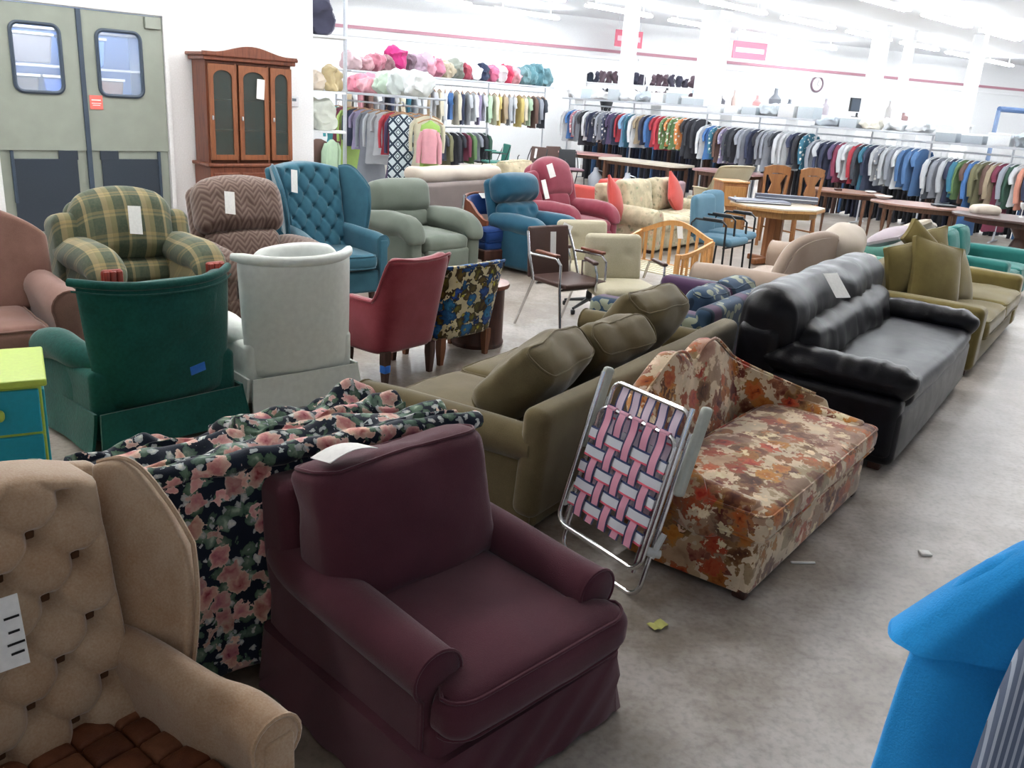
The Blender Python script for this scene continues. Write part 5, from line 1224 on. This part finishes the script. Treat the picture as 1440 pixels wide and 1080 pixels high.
def rack(name, label, p0, p1, zr, items, group, seq, hangm='w', shelf=True, tiltg=0, spacing=None, drop=.12, posts=3, kindname='clothes'):
    """p0, p1: rail ends; items: list of 'colour[:kind[:pattern]]' from p0 to p1"""
    p0, p1 = Vector(p0), Vector(p1); d = p1-p0; L = d.length; ang = math.atan2(d.y, d.x)
    t = thing('clothes_rack', label, 'clothes rack', (p0.x, p0.y, 0), ang)
    m = MB(); m.tube([(0, 0, zr), (L, 0, zr)], .016, 8); m.build('rail', M['steel'], t)
    for i in range(posts):
        x = L*i/(posts-1)
        m = MB(); m.tube([(x, 0, .04), (x, 0, zr+(.12 if shelf else 0))], .018, 8); m.build('upright', M['steel'], t)
        m = MB(); m.tube([(x, -.28, .03), (x, .28, .03)], .016, 8); m.build('foot', M['steel'], t)
    if shelf:
        m = MB(); m.box(L+.04, .02, .035, (L/2, -.25, zr+.13)); m.box(L+.04, .02, .035, (L/2, .25, zr+.13)); m.build('shelf_edge', M['steel'], t, smooth=False)
        m = MB()
        for i in range(int(L/.12)+1): m.box(.008, .5, .008, (i*.12, 0, zr+.135))
        for j in (-.15, 0, .15): m.box(L, .008, .008, (L/2, j, zr+.128))
        o = m.build('shelf_wires', M['steel'], t, smooth=False); o['kind'] = 'stuff'
    n = len(items); sp = spacing or (L-.2)/max(1, n-1)
    for i, it in enumerate(items):
        c, *r = it.split(':'); kind = r[0] if r and r[0] else 'shirt'; pat = r[1] if len(r) > 1 else ''
        g = bpy.data.objects.new(kind, GM[kind, i % 3, pat]); COL.objects.link(g)
        rr = random.Random(i*13+len(items)+int(L*10)); 
        x = .1+sp*i
        g.location = (p0.x+d.x/L*x, p0.y+d.y/L*x, zr-drop); g.rotation_euler = (0, 0, ang+PI/2+tiltg+rr.uniform(-.22, .22)); k = rr.uniform(.9, 1.1); g.scale = (rr.uniform(.92, 1.08), rr.uniform(.9, 1.15), k)
        hc = hexc(CN[c]); v = rr.uniform(.85, 1.15); g.color = (hc[0]*v, hc[1]*v, hc[2]*v, 1)
        pc = items[i-1].split(':')[0] if i else None; nc = items[i+1].split(':')[0] if i < n-1 else None
        nm = lambda q: NM.get(q, q)
        pt_ = {'': '', 'print': ' printed', 'stripe': ' striped'}[pat]
        if pc is None: w_ = 'at the left end of %s' % seq
        elif nc is None: w_ = 'at the right end of %s' % seq
        else: w_ = 'between %s and %s on %s' % (nm(pc), nm(nc), seq)
        lab = '%s%s %s %s' % (nm(c), pt_, kind, w_)
        if lab in used_labels:
            used_labels[lab] += 1
            f = x/L; w2 = 'left third' if f < .33 else ('middle' if f < .66 else 'right third')
            lab = '%s, %s' % (lab, w2)
            if lab in used_labels:
                k_ = i+1; lab = '%s%s %s, %d%s from the left on %s' % (nm(c), pt_, kind, k_, 'th' if 10 <= k_ % 100 <= 20 else {1: 'st', 2: 'nd', 3: 'rd'}.get(k_ % 10, 'th'), seq)
        used_labels[lab] = 1
        tag(g, lab, {'trousers': 'trousers', 'shorts': 'shorts', 'dress': 'dress', 'coat': 'coat'}.get(kind, 'shirt'), group)
        h = bpy.data.objects.new('hanger', HG if hangm == 'o' else HGW); COL.objects.link(h); h.parent = g
    return t, lambda x, y, z: (p0.x+cos(ang)*x-sin(ang)*y, p0.y+sin(ang)*x+cos(ang)*y, z), ang
# long rack across the back right, in four units that stand ever nearer
Q = [(.95, 22.3), (3.77, 19.4), (5.55, 17.55), (7.1, 16.0), (9.1, 14.3)]
I1 = 'white blue pink:shirt:print grey black:coat white navy charcoal:shirt:print grey navy:shirt:print purple navy red lightblue teal white:shirt:stripe tan navy blue red red green:shirt:print orange:shirt:print green:shirt:print orange:shirt:print black:coat black:coat black'.split()
I2 = 'white:shirt:print blue teal:shirt:print brown lilac:shirt:print charcoal black grey grey:coat navy black grey grey:coat charcoal white white navy black teal:shirt:print'.split()
I3 = 'grey silver navy navy purple maroon silver white red charcoal teal:coat navy:coat silver grey:shirt:print silver grey white denim denim denim:coat'.split()
I4 = 'silver charcoal grey silver:coat navy teal green brown blue:dress olive olive:coat brown tan maroon:dress grey darkgreen white coral navy:coat navy charcoal silver:dress black coral:coat blue brown lightblue tan'.split()
HZ = [1.80, 1.68, 1.57, 1.45]
RK = []
for i, (it, nm_) in enumerate(zip((I1, I2, I3, I4), ('the farthest rack unit', 'the second rack unit', 'the third rack unit', 'the nearest rack unit'))):
    RK.append(rack('clothes_rack', ['steel clothes rack unit of men\'s shirts behind the pale tables', 'steel clothes rack unit of dark shirts behind the overturned cream chair', 'steel clothes rack unit behind the oak splat-back chairs', 'steel clothes rack unit behind the oval tables at the right edge'][i],
         Q[i]+(0,), Q[i+1]+(0,), HZ[i], it, 'clothes on the long back right rack', nm_, tiltg=rad(-25)))
# low rack of dark trousers behind it
for i, (a, b_, n_) in enumerate([((1.5, 23.2), (5.0, 19.6), 50), ((5.1, 19.5), (9.9, 15.1), 68)]):
    cs = ['black', 'navy', 'charcoal', 'black', 'denim', 'navy', 'black', 'brown', 'charcoal', 'navy', 'black']
    rnd = random.Random(i); its = [rnd.choice(cs)+':trousers' for _ in range(n_)]
    p0, p1 = Vector(a+(0,)), Vector(b_+(0,)); d = p1-p0; ang = math.atan2(d.y, d.x)
    before = set(bpy.data.objects.keys())
    t, _, _ = rack('clothes_rack', 'low steel trouser rack half hidden behind %s of the long rack' % ('the left half', 'the right half')[i], a+(0,), b_+(0,), 1.08, its, 'dark trousers on the low racks', 'low %s rack' % ('left', 'right')[i], shelf=False, drop=.06)
# near-left women's rack with shelf
IA = 'aqua:dress maroon lime:dress navy lilac grey:dress silver:coat silver red:shirt purple:dress silver:dress grey cream:dress'.split()
RA = rack('clothes_rack', 'steel end rack with shelf of pink and white bundles, left of the aisle', (-3.55, 16.6, 0), (-1.50, 13.75, 0), 1.62, IA, 'dresses and tops on the near end rack', 'the near end rack', hangm='o', posts=2, tiltg=rad(-30))
m = MB(); m.tube([RA[1](2.62, 0, 1.62)[:3], (-1.94, 13.92, 1.66), (-1.96, 13.84, 1.68)], .012, 8); fo = m.build('face_out_arm', M['steel']); fo.parent = RA[0]; fo.matrix_parent_inverse = (Matrix.Translation(RA[0].location) @ Matrix.Rotation(RA[2], 4, 'Z')).inverted()
def dresspiece(nm, L, w_, mat, loc, rz, lab, cat='dress'):
    m = MB(); loops = []
    for z, k in ((0, .12), (-.03, .35), (-.07, .9), (-.15, 1.0), (-.4, .86), (-.7, .95), (-L, 1.05)):
        loops.append([(w_/2*k*cos(2*PI*i/20), .05*sin(2*PI*i/20)*(1+.4*sin(i*2.1)*(-z)), z) for i in range(20)])
    m.loft(list(reversed(loops))); o = m.build(nm, mat); o.location = loc; o.rotation_euler[2] = rz; h = bpy.data.objects.new('hanger', HG); COL.objects.link(h); h.parent = o; tag(o, lab, cat, 'dresses and tops on the near end rack'); return o
def lattice():
    n = N('lattice_print'); x = n.xyz()
    a = n.math('ABSOLUTE', n.math('SUBTRACT', n.math('FRACT', n.math('MULTIPLY', x[0], 6.2)), .5)); b = n.math('ABSOLUTE', n.math('SUBTRACT', n.math('FRACT', n.math('MULTIPLY', x[2], 5.6)), .5))
    s_ = n.math('ADD', a, b); r1 = n.math('LESS_THAN', n.math('ABSOLUTE', n.math('SUBTRACT', s_, .5)), .13); r2 = n.math('LESS_THAN', n.math('ABSOLUTE', n.math('SUBTRACT', s_, .22)), .05); r3 = n.math('LESS_THAN', n.math('MINIMUM', a, b), .0)
    col = n.mix(n.math('MAXIMUM', r1, r2), (.60, .68, .72), (.02, .04, .07)); return n.out(col, .8)
dresspiece('dress', 1.35, .46, M['cloth'] if False else lattice(), (-1.94, 13.92, 1.50), rad(15), 'long black and white lattice-print dress facing out on the near end rack')
pk = fabric('salmon_knit', '#dba0aa', 200, .08, 5); lg = fabric('lime_skirt', '#9cc26a', 200, .08, 5)
o = dresspiece('dress', 1.15, .30, lg, (-1.47, 13.45, 1.45), rad(10), 'lime green skirt hanging under a pink top at the end of the rack')
m = MB(); m.loft([[(.13*k*cos(2*PI*i/16), .075*sin(2*PI*i/16), z) for i in range(16)] for z, k in ((-.5, .9), (-.3, .88), (-.12, .95), (-.02, .85), (.0, .4))]); 
for s in (-1, 1): m.tube([(s*.10, 0, -.05), (s*.15, .01, -.2), (s*.16, .02, -.5)], [.04, .04, .035], 8)
small('jumper', m, pk, (-1.47, 13.40, 1.33), 'salmon pink jumper over the lime skirt at the rack end', 'jumper', rz=rad(10))
# bundles on the shelves
def bundle(label, loc, w_, d_, h_, mat, seed, group='bundles on the rack shelves', rz=0, name='folded_cloth', cat='bundle'):
    m = MB(); m.rb(w_, d_, h_, (0, 0, h_/2), r=min(h_, w_)*.4, k=3, n=(9, 6, 5), puff=(0, 0, .02), fn=chain(wrink(.085, 5, seed), wrink(.035, 13, seed+2), lambda q: Vector((q[0], q[1], max(0.0, q[2]))))); return small(name, m, mat, loc, label, cat, group, rz)
cf = lambda n_, h_: fabric(n_, h_, 150, .08, 6)
ra = RA[1]
for i, (x, w_, h_, c, l) in enumerate([(.25, .34, .2, '#2e3c66', 'navy and red bundle at the left end of the near rack shelf'), (.62, .42, .2, '#d6d4d4', 'white crumpled bundle beside the navy one on the near shelf'), (1.05, .55, .30, '#e08a9c', 'big bright pink ruffled bundle on the near rack shelf'), (1.5, .48, .22, '#e0a0aa', 'paler pink bundle right of the bright pink one'),
        (2.05, .52, .34, '#c4d6c2', 'mint-white pillow left of the pure white one, near shelf'), (2.62, .56, .36, '#d8e0dc', 'large white pillow at the right end of the near shelf'), (3.1, .42, .34, '#dfe3e2', 'white bag hanging over the right end of the near shelf')]):
    bundle(l, ra(x, 0, 1.77), w_, .4, h_, cf('bundle_a%d' % i, c), i*3, rz=RA[2])
# farther rack with a high shelf
IB = ['tan', 'white', 'pink', 'brown', 'white', 'grey', 'navy', 'white', 'cream', 'teal', 'silver', 'white', 'tan', 'silver', 'cream', 'white', 'blue', 'cream', 'navy', 'silver', 'white', 'lilac', 'white', 'mint', 'cream', 'yellow', 'tan', 'silver', 'white', 'yellow', 'cream', 'mint', 'brown', 'grey', 'charcoal']
RB = rack('clothes_rack', 'long steel rack of pale tops with wooden hangers under a high loaded shelf', (-3.75, 18.2, 0), (.35, 23.4, 0), 2.03, IB, 'pale tops on the far left rack', 'the far left rack', hangm='o', posts=4, tiltg=rad(-35))
rb_p = RB[1]
for i in range(22):
    c = ['#c2a8ac', '#b98f96', '#a86a78', '#8c6a70', '#b2326e', '#6e5a66', '#a28a9a', '#d8a0b0', '#c07a90', '#b7ab96', '#8a8f86', '#a04858', '#d9d9dd', '#30384e', '#c86a88', '#dcd4d8', '#c0405a', '#e0a0a8', '#6f8f94', '#5f8890', '#567e88', '#6a8e96'][i]
    cn = ['dusty pink', 'rosy', 'mauve red', 'brown mauve', 'bright magenta', 'plum grey', 'lilac', 'candy pink', 'deep pink', 'beige', 'grey green', 'wine red', 'white', 'navy', 'raspberry', 'off-white', 'crimson', 'light pink', 'blue grey', 'slate teal', 'dark slate', 'pale slate'][i]
    bundle('%s pillow or bundle on the high shelf, %s' % (cn, 'left part' if i < 7 else ('middle part' if i < 15 else 'right part')), rb_p(.2+.30*i, 0, 2.18), .36, .42, [.3, .26, .34, .3, .52, .4, .36, .42, .4, .34, .36, .34, .36, .36, .34, .38, .40, .36, .36, .42, .46, .4][i], cf('bundle_b%d' % i, c), i*5+1, rz=RB[2]+(i % 3)*.3)
# lower rail of darker tops under it
IB2 = [random.Random(k).choice(['olive', 'green', 'charcoal', 'black', 'maroon', 'grey', 'navy', 'darkgreen', 'brown'])+':shirt' for k in range(10)]
rack('clothes_rack', 'low steel rack of dark tops behind the far left rack', (-2.2, 20.4, 0), (-1.0, 21.9, 0), 1.12, IB2, 'dark tops on the low far left rack', 'the low far left rack', shelf=False, posts=3)
# tall end display beside the white wall corner
t = thing('display_tower', 'tall steel display frame of hanging goods beside the white wall corner', 'display', (-3.05, 13.3, 0), .3)
for s in (-1, 1):
    m = MB(); m.tube([(s*.33, 0, 0), (s*.33, 0, 3.1)], .03, 8); m.build('upright', M['steel'], t)
for z in (1.2, 1.75, 2.5): m = MB(); m.box(.66, .42, .03, (0, 0, z)); m.build('shelf_board', M['wall'], t, smooth=False)
for i, (x, z, w_, h_, c, l) in enumerate([(-.08, 2.52, .5, .5, '#4a4a5c', 'dark slate bag on the top board of the display tower'), (-.1, 1.77, .3, .22, '#e4d6c4', 'cream bundle on the middle board of the display tower'), (.14, 1.77, .22, .34, '#c2b088', 'yellowish bag on the middle board'), (-.05, 1.22, .5, .4, '#cfd3c8', 'white bag on the lower board of the display tower'), (.12, 1.45, .0, 0, '', '')]):
    if w_: bundle(l, (-3.05+x*.95, 13.3+x*.3, z), w_, .34, h_, cf('tower_%d' % i, c), i*2, 'goods on the display tower')
for i, (x, c, l, L) in enumerate([(-.2, 'mint', 'mint green top hanging inside the display tower', .7), (.0, 'brown', 'brown cardigan hanging inside the display tower', .6), (.18, 'mint', 'pale green blouse hanging at the right of the display tower', .7)]):
    g = bpy.data.objects.new('shirt', GM['shirt', i, '']); COL.objects.link(g); g.location = (-3.05+x, 13.05+x*.3, 1.1); g.rotation_euler[2] = .4+.5*i; hc = hexc(CN[c]); g.color = (*hc, 1); tag(g, l, 'shirt', 'goods on the display tower')

# ---------------------------------------------------------------- goods standing along the top of the back right racks
gl = plain('bottle_dark', '#3a3f44', .2)
def bottle(loc, c, label, h=.34, r=.06, name='bottle', cat='bottle'):
    m = MB(); m.lathe([(r*.9, 0), (r, .02), (r, h*.55), (r*.35, h*.75), (r*.3, h), (r*.36, h+.01)], 12); o = small(name, m, plain('vessel_'+c[1:], c, .3), loc, label, cat, 'ornaments along the back shelf'); m = MB(); m.lathe([(r*.34, h), (r*.34, h+.03)], 10); m.build('cap', M['steel'], o)
def box_(loc, w_, d_, h_, c, label, name='box', cat='box', rz=.0, grp='white boxes on the rack tops'):
    m = MB(); m.box(w_, d_, h_, (0, 0, h_/2), r=.008); o = small(name, m, plain('box_'+c[1:], c, .6), loc, label, cat, grp, rz); m = MB(); m.box(w_*1.03, d_*1.03, h_*.18, (0, 0, h_*.93), r=.006); m.build('lid', M['paper'], o, smooth=False); return o
# ornament shelving far behind (along the back wall)
os2 = thing('wall_shelving', 'long white shelving with ornaments along the far wall', 'shelving', fpos(9.0, -1.2), FA)
m = MB(); m.box(16, .6, .05, (6, 0, 1.95)); m.build('shelf_board', M['wall'], os2, smooth=False); m = MB(); m.box(16, .6, .05, (6, 0, 1.1)); m.build('shelf_board', M['wall'], os2, smooth=False)
for k in range(7): m = MB(); m.box(.05, .6, 1.95, (-1.9+k*2.63, 0, .975)); m.build('upright', M['wall'], os2, smooth=False)
m = MB(); m.box(14, .05, .05, (6.8, -.2, 3.15)); m.build('top_rail', M['wall'], os2, smooth=False)
orn = [(.3, '#6a6a72', 'grey vase', .45, .13), (1.0, '#2f3338', 'black bottle', .55, .11), (1.5, '#c9c86a', 'yellow jar', .34, .15), (1.95, '#8fc4dc', 'light blue jar', .45, .1), (2.4, '#b08a78', 'tan figurine', .6, .12), (3.0, '#5c5c64', 'dark clock stand', .4, .15), (3.5, '#bfa8a0', 'pinkish vase', .55, .08), (4.4, '#d09a9a', 'salmon vase', .45, .14), (5.1, '#7c8088', 'round grey wreath', .7, .2), (5.7, '#666b74', 'dark pot', .4, .16), (7.2, '#a8a0a8', 'mauve vase', .5, .12), (10.0, '#b4b0ae', 'pale statuette', .6, .1), (10.7, '#9c7c7c', 'rosy bowl', .25, .18)]
for x, c, n_, h_, r_ in orn: bottle(fpos(9.0+x, -1.25, 1.98), c, '%s on the long white ornament shelving' % n_, h_, r_, 'vase', 'ornament')
# wall clock
ck_ = thing('wall_clock', 'round dark-rimmed wall clock high on the far wall', 'clock', fpos(16.78, -.02, 2.98), FA)
m = MB(); m.tube([(.24*cos(2*PI*i/28), 0, .24*sin(2*PI*i/28)) for i in range(28)], .035, 8, closed=True); m.build('rim', plain('clock_rim', '#7a6470', .4), ck_)
m = MB(); m.prism([(.23*cos(2*PI*i/28), .23*sin(2*PI*i/28)) for i in range(28)], -.005, .005); m.build('dial', M['paper'], ck_, smooth=False)
for a, l_ in ((.4, .15), (2.4, .1)): m = MB(); m.box(.015, .006, l_, (0, -.012, l_/2), M=Matrix.Rotation(a, 4, 'Y')); m.build('hand', M['black_metal'], ck_, smooth=False)
tv = thing('television', 'small dark flat screen television above the ornament shelving', 'television', fpos(17.75, -1.1, 1.98), FA)
m = MB(); m.box(.74, .07, .44, (0, 0, .40), r=.01); m.build('casing', M['black_metal'], tv, smooth=False); m = MB(); m.box(.68, .01, .38, (0, -.04, .40)); m.build('screen', plain('screen_dark', '#4c5560', .2), tv, smooth=False); m = MB(); m.box(.3, .2, .03, (0, 0, .015)); m.box(.06, .04, .14, (0, 0, .08)); m.build('stand', M['black_metal'], tv, smooth=False)
# red hanging department signs
SG2, SG1 = (6.68, 29.0, 3.72), (2.75, 27.5, 3.72)
rs = plain('sign_red', '#d56a7e', .6)
for i, (px_, py_, pz_, w_, h_, lab) in enumerate([(SG2[0], SG2[1], SG2[2], 1.28, .50, 'red rectangular department sign with a pale line of print, right'), (SG1[0], SG1[1], SG1[2], .92, .46, 'red rectangular department sign behind the slim white column, left')]):
    t = thing('hanging_sign', lab, 'sign', (px_, py_, pz_), FA)
    m = MB(); m.box(w_, .03, h_, r=.004); m.build('board', rs, t, smooth=False); m = MB(); m.box(w_*.84, .006, .14, (0, -.018, .0)); m.build('text_band', plain('sign_print_%d' % i, '#f0c4cc', .6), t, smooth=False)
    for s in (-1, 1): m = MB(); m.tube([(s*w_*.4, 0, h_/2), (s*w_*.4, 0, CEIL-pz_)], .006, 5); m.build('hanging_wire', M['steel'], t)
# dark framed window-like fixture at right (blue-grey awning rail)
t = thing('display_rail', 'dark blue-grey padded rail on posts above the white boxes, far right', 'display', fpos(21.9, -3.2), FA)
m = MB(); m.tube([(0, 0, 2.55), (3.2, 0, 2.55)], .09, 8); m.build('rail', plain('rail_blue', '#54709c', .6), t)
for x in (0, 3.2): m = MB(); m.box(.1, .1, 2.5, (x, 0, 1.25)); m.build('post', plain('post_blue_%d' % int(x), '#7f94b8', .6), t, smooth=False)
# piles on top of the right-hand rack units
rr = random.Random(5)
ORD = ['first', 'second', 'third', 'fourth', 'fifth', 'sixth', 'seventh', 'eighth', 'ninth', 'tenth', 'eleventh']
names_ = ['white', 'pale grey', 'cream', 'silver grey', 'off-white', 'bluish white']; cols_ = ['#dfe3e6', '#b9c2c8', '#d8d4c8', '#a7b0b8', '#d6d8da', '#c4d2dc']
for u, (RKi, zz) in enumerate(zip(RK, HZ)):
    L = (Vector(Q[u+1])-Vector(Q[u])).length; n_ = int(L/.42)
    for k in range(n_):
        j = rr.randrange(6)
        w2 = ['farthest', 'second', 'third', 'nearest'][u]
        if rr.random() < .6: bundle('%s linen pile, %s from the left on top of the %s back rack unit' % (names_[j], ORD[k], w2), RKi[1](.25+.42*k, 0, zz+.15), .40, .44, rr.uniform(.10, .22), cf('pile_%d_%d' % (u, k), cols_[j]), u*10+k, 'linen piles on the rack tops', rz=RKi[2], name='linen_pile', cat='linen')
        else: box_(RKi[1](.25+.42*k, 0, zz+.15), .34, .34, rr.uniform(.15, .3), cols_[j], '%s lidded box, %s from the left on top of the %s back rack unit' % (names_[j], ORD[k], w2), rz=RKi[2])
# a black bust form and white lamp behind the farthest rack
t = thing('bust_form', 'black torso display form standing behind the farthest rack unit', 'mannequin', (1.95, 23.6, 0))
m = MB(); m.lathe([(.2, 0), (.2, .03), (.02, .05), (.02, 1.5), (.13, 1.55), (.12, 1.7), (.17, 1.9), (.14, 2.05), (.05, 2.1), (.05, 2.2)], 14); m.build('torso', M['black_metal'], t)
# high racks of dark shoes and bags behind
for i, (x, y, n_, l) in enumerate([(2.3, 25.6, 9, 'left'), (4.0, 25.2, 9, 'right')]):
    t = thing('shelf_unit', 'white shelf unit of dark handbags behind the farthest rack, %s one' % l, 'shelving', (x, y, 0), -.15)
    for z in (1.5, 1.95, 2.4): m = MB(); m.box(1.6, .4, .03, (0, 0, z)); m.build('shelf_board', M['wall'], t, smooth=False)
    for s in (-1, 1): m = MB(); m.box(.03, .4, 2.8, (s*.8, 0, 1.4)); m.build('side_panel', M['wall'], t, smooth=False)
    for r_ in range(2):
        for k in range(n_):
            c = rr.choice(['#3a3a48', '#4e4a58', '#5a4a52', '#2e3440', '#6a5a62']); 
            bundle('%s dark handbag from the left, %s shelf of the %s white shelf unit' % (ORD[k], ('lower', 'upper')[r_], l), (x-.7+.175*k, y-.02-.15*(-.7+.175*k), 1.965+.45*r_), .16, .22, .26, cf('bag_%d%d%d' % (i, r_, k), c), k+i, 'dark handbags on the %s %s shelf' % (('lower', 'upper')[r_], l), name='handbag', cat='bag')

# ---------------------------------------------------------------- pale tables and chairs in the far middle
def rect_table(label, x, y, rz, w_, d_, topm, legm, H=.74):
    t = thing('dining_table', label, 'table', (x, y, 0), rz)
    m = MB(); P = rrect(0, 0, w_, d_, .22); m.loft([[(a*k, b*k, z) for a, b in P] for k, z in ((1, H-.04), (1, H))]); m.build('table_top', topm, t, ang=30)
    m = MB(); m.box(w_*.8, d_*.75, .08, (0, 0, H-.08)); m.build('apron', legm, t, smooth=False)
    for sx_ in (-1, 1):
        for sy in (-1, 1): wood_leg(sx_*w_*.4, sy*d_*.36, H-.06, .03, .02).build('leg', legm, t)
rect_table('pinkish laminate dining table in the far middle, left of the cream one', 1.45, 21.2, -.55, 1.5, .8, plain('pink_laminate', '#cf9f9c', .3), tl)
rect_table('cream laminate dining table in the far middle', 2.55, 19.3, -.75, 2.1, .9, plain('cream_laminate', '#d9cfc0', .3), tl)
rect_table('rosewood-coloured table right of the cream laminate table, behind the cream chair', 4.05, 17.9, -.7, 1.4, .8, plain('rose_laminate', '#a88484', .3), tl)
bv = plain('brown_cloth', '#5e4a44', .8)
stack_chair('teal green garden armchair with a white tag, leftmost far chair', -.75, 20.6, 250, plain('green_plastic', '#3f8a7c', .5), plain('green_plastic_seat', '#3f8a7c', .5), True, True, .54, M['black_metal'], plain('green_arm', '#3f8a7c', .5), 'garden_chair', 'far chairs')
stack_chair('brown cloth chair with a white tag right of the green garden chair', .1, 20.2, 215, bv, bv, False, True, .5, M['black_metal'], group='far chairs')
stack_chair('dark brown chair with a white seat, behind the pinkish table', .75, 20.9, 150, bv, plain('white_seat', '#c9c4c4', .6), False, False, .46, M['dark_wood'], group='far chairs')
stack_chair('black-backed chair with a mauve seat, pushed up to the pinkish table', 1.0, 19.9, 160, M['black_metal'], plain('mauve_seat', '#8a6a74', .6), False, False, .46, M['black_metal'], group='far chairs')
# jugs under the pale tables
for i, (x, y, l) in enumerate([(1.55, 19.9, 'left'), (2.15, 18.9, 'right')]):
    m = MB(); m.lathe([(.12, 0), (.16, .1), (.16, .3), (.06, .42), (.05, .5)], 14); o = small('jug', m, plain('jug_grey_%d' % i, '#a8acb4', .4), (x, y, 0), 'pale grey jug on the floor below the pale tables, %s one' % l, 'jug', 'jugs under the tables'); m = MB(); m.tube([(.05, 0, .45), (.17, 0, .42), (.16, 0, .28)], .014, 6); m.build('handle', M['steel'], o)

# ---------------------------------------------------------------- garments on the rack at the right of the camera
t = thing('clothes_rack', 'near clothes rack at the right edge beside the camera holding the blue shirt', 'clothes rack', (.78, .62, 0), 0)
m = MB(); m.tube([(0, 0, 1.54), (.72, 1.25, 1.54)], .016, 8); m.build('rail', M['steel'], t)
for x, y in ((0, 0), (.72, 1.25)): m = MB(); m.tube([(x, y, .03), (x, y, 1.54)], .018, 8); m.build('upright', M['steel'], t); m = MB(); m.tube([(x-.26, y+.15, .03), (x+.26, y-.15, .03)], .016, 8); m.build('foot', M['steel'], t)
def near_shirt(loc, rz, mat, label, kind='shirt', L=.85, k_=1.0, seed=0, cuff=-.215, sl=True):
    root = thing(kind, label, 'shirt', loc, rz)
    def ring(z, x0, x1, ty, wob, n=44):
        P = []
        for i in range(n):
            a = 2*PI*i/n; c, s_ = cos(a), sin(a); ex = math.copysign(abs(c)**.75, c); ey = math.copysign(abs(s_)**.75, s_)
            f = wob*(sin(a*5+seed+z*3)+.7*sin(a*9-seed))
            P.append(((x0+x1)/2+(x1-x0)/2*ex, (ty+f)*ey, z))
        return P
    m = MB(); m.loft([ring(z, -x*k_, x*k_, ty, wb) for z, x, ty, wb in ((-L, .30, .05, .014), (-L*.75, .29, .05, .012), (-L*.5, .28, .05, .009), (-.25, .27, .048, .006), (-.17, .25, .045, .004), (-.10, .21, .04, .002), (-.05, .14, .035, .001), (-.01, .07, .03, 0))]); m.build('body', mat, root, ang=180, sub=1)
    if sl:
        for s in (-1, 1):
            m = MB(); R_ = []
            for t in (0, .2, .45, .7, .9, 1.0):
                z = -.035+(cuff+.035)*t; x1 = .13+.175*t**.85; x0 = .06+.03*t
                R_.append([(s*x, y, z_-.03*(x-x0)/(x1-x0)*t) for x, y, z_ in ring(z, x0, x1, .044+.022*t, .001+.003*t, 44)])
            R_.append([(x*.985+s*.003, y*.9, z_+.004) for x, y, z_ in R_[-1]]); m.loft(R_); so = m.build('sleeve', mat, root, ang=50)
    h = bpy.data.objects.new('hanger', HG); COL.objects.link(h); h.parent = root; h.scale = (k_*.85, 1, 1); h.location = (0, 0, -.02)
    return root
M['bright_blue'] = fabric('bright_blue_cotton', '#2aa0ec', 300, .08, 6, .2, c2='#2490da')
sn = N('striped_cotton'); xs = sn.xyz(); sf = sn.math('FRACT', sn.math('MULTIPLY', xs[0], 130)); scol = sn.mix(sn.math('GREATER_THAN', sf, .62), hexc('#5f6c84'), hexc('#a9b3c4')); M['striped'] = sn.out(scol, .85)
near_shirt((.86, 1.0, 1.365), rad(-24), M['bright_blue'], 'bright blue short-sleeved shirt hanging at the lower right corner', seed=1, L=.8)
near_shirt((.825, .87, 1.42), rad(-24), M['striped'], 'grey-blue pinstriped shirt hanging in front of the bright blue one', seed=4, L=.9, k_=.72, sl=False)
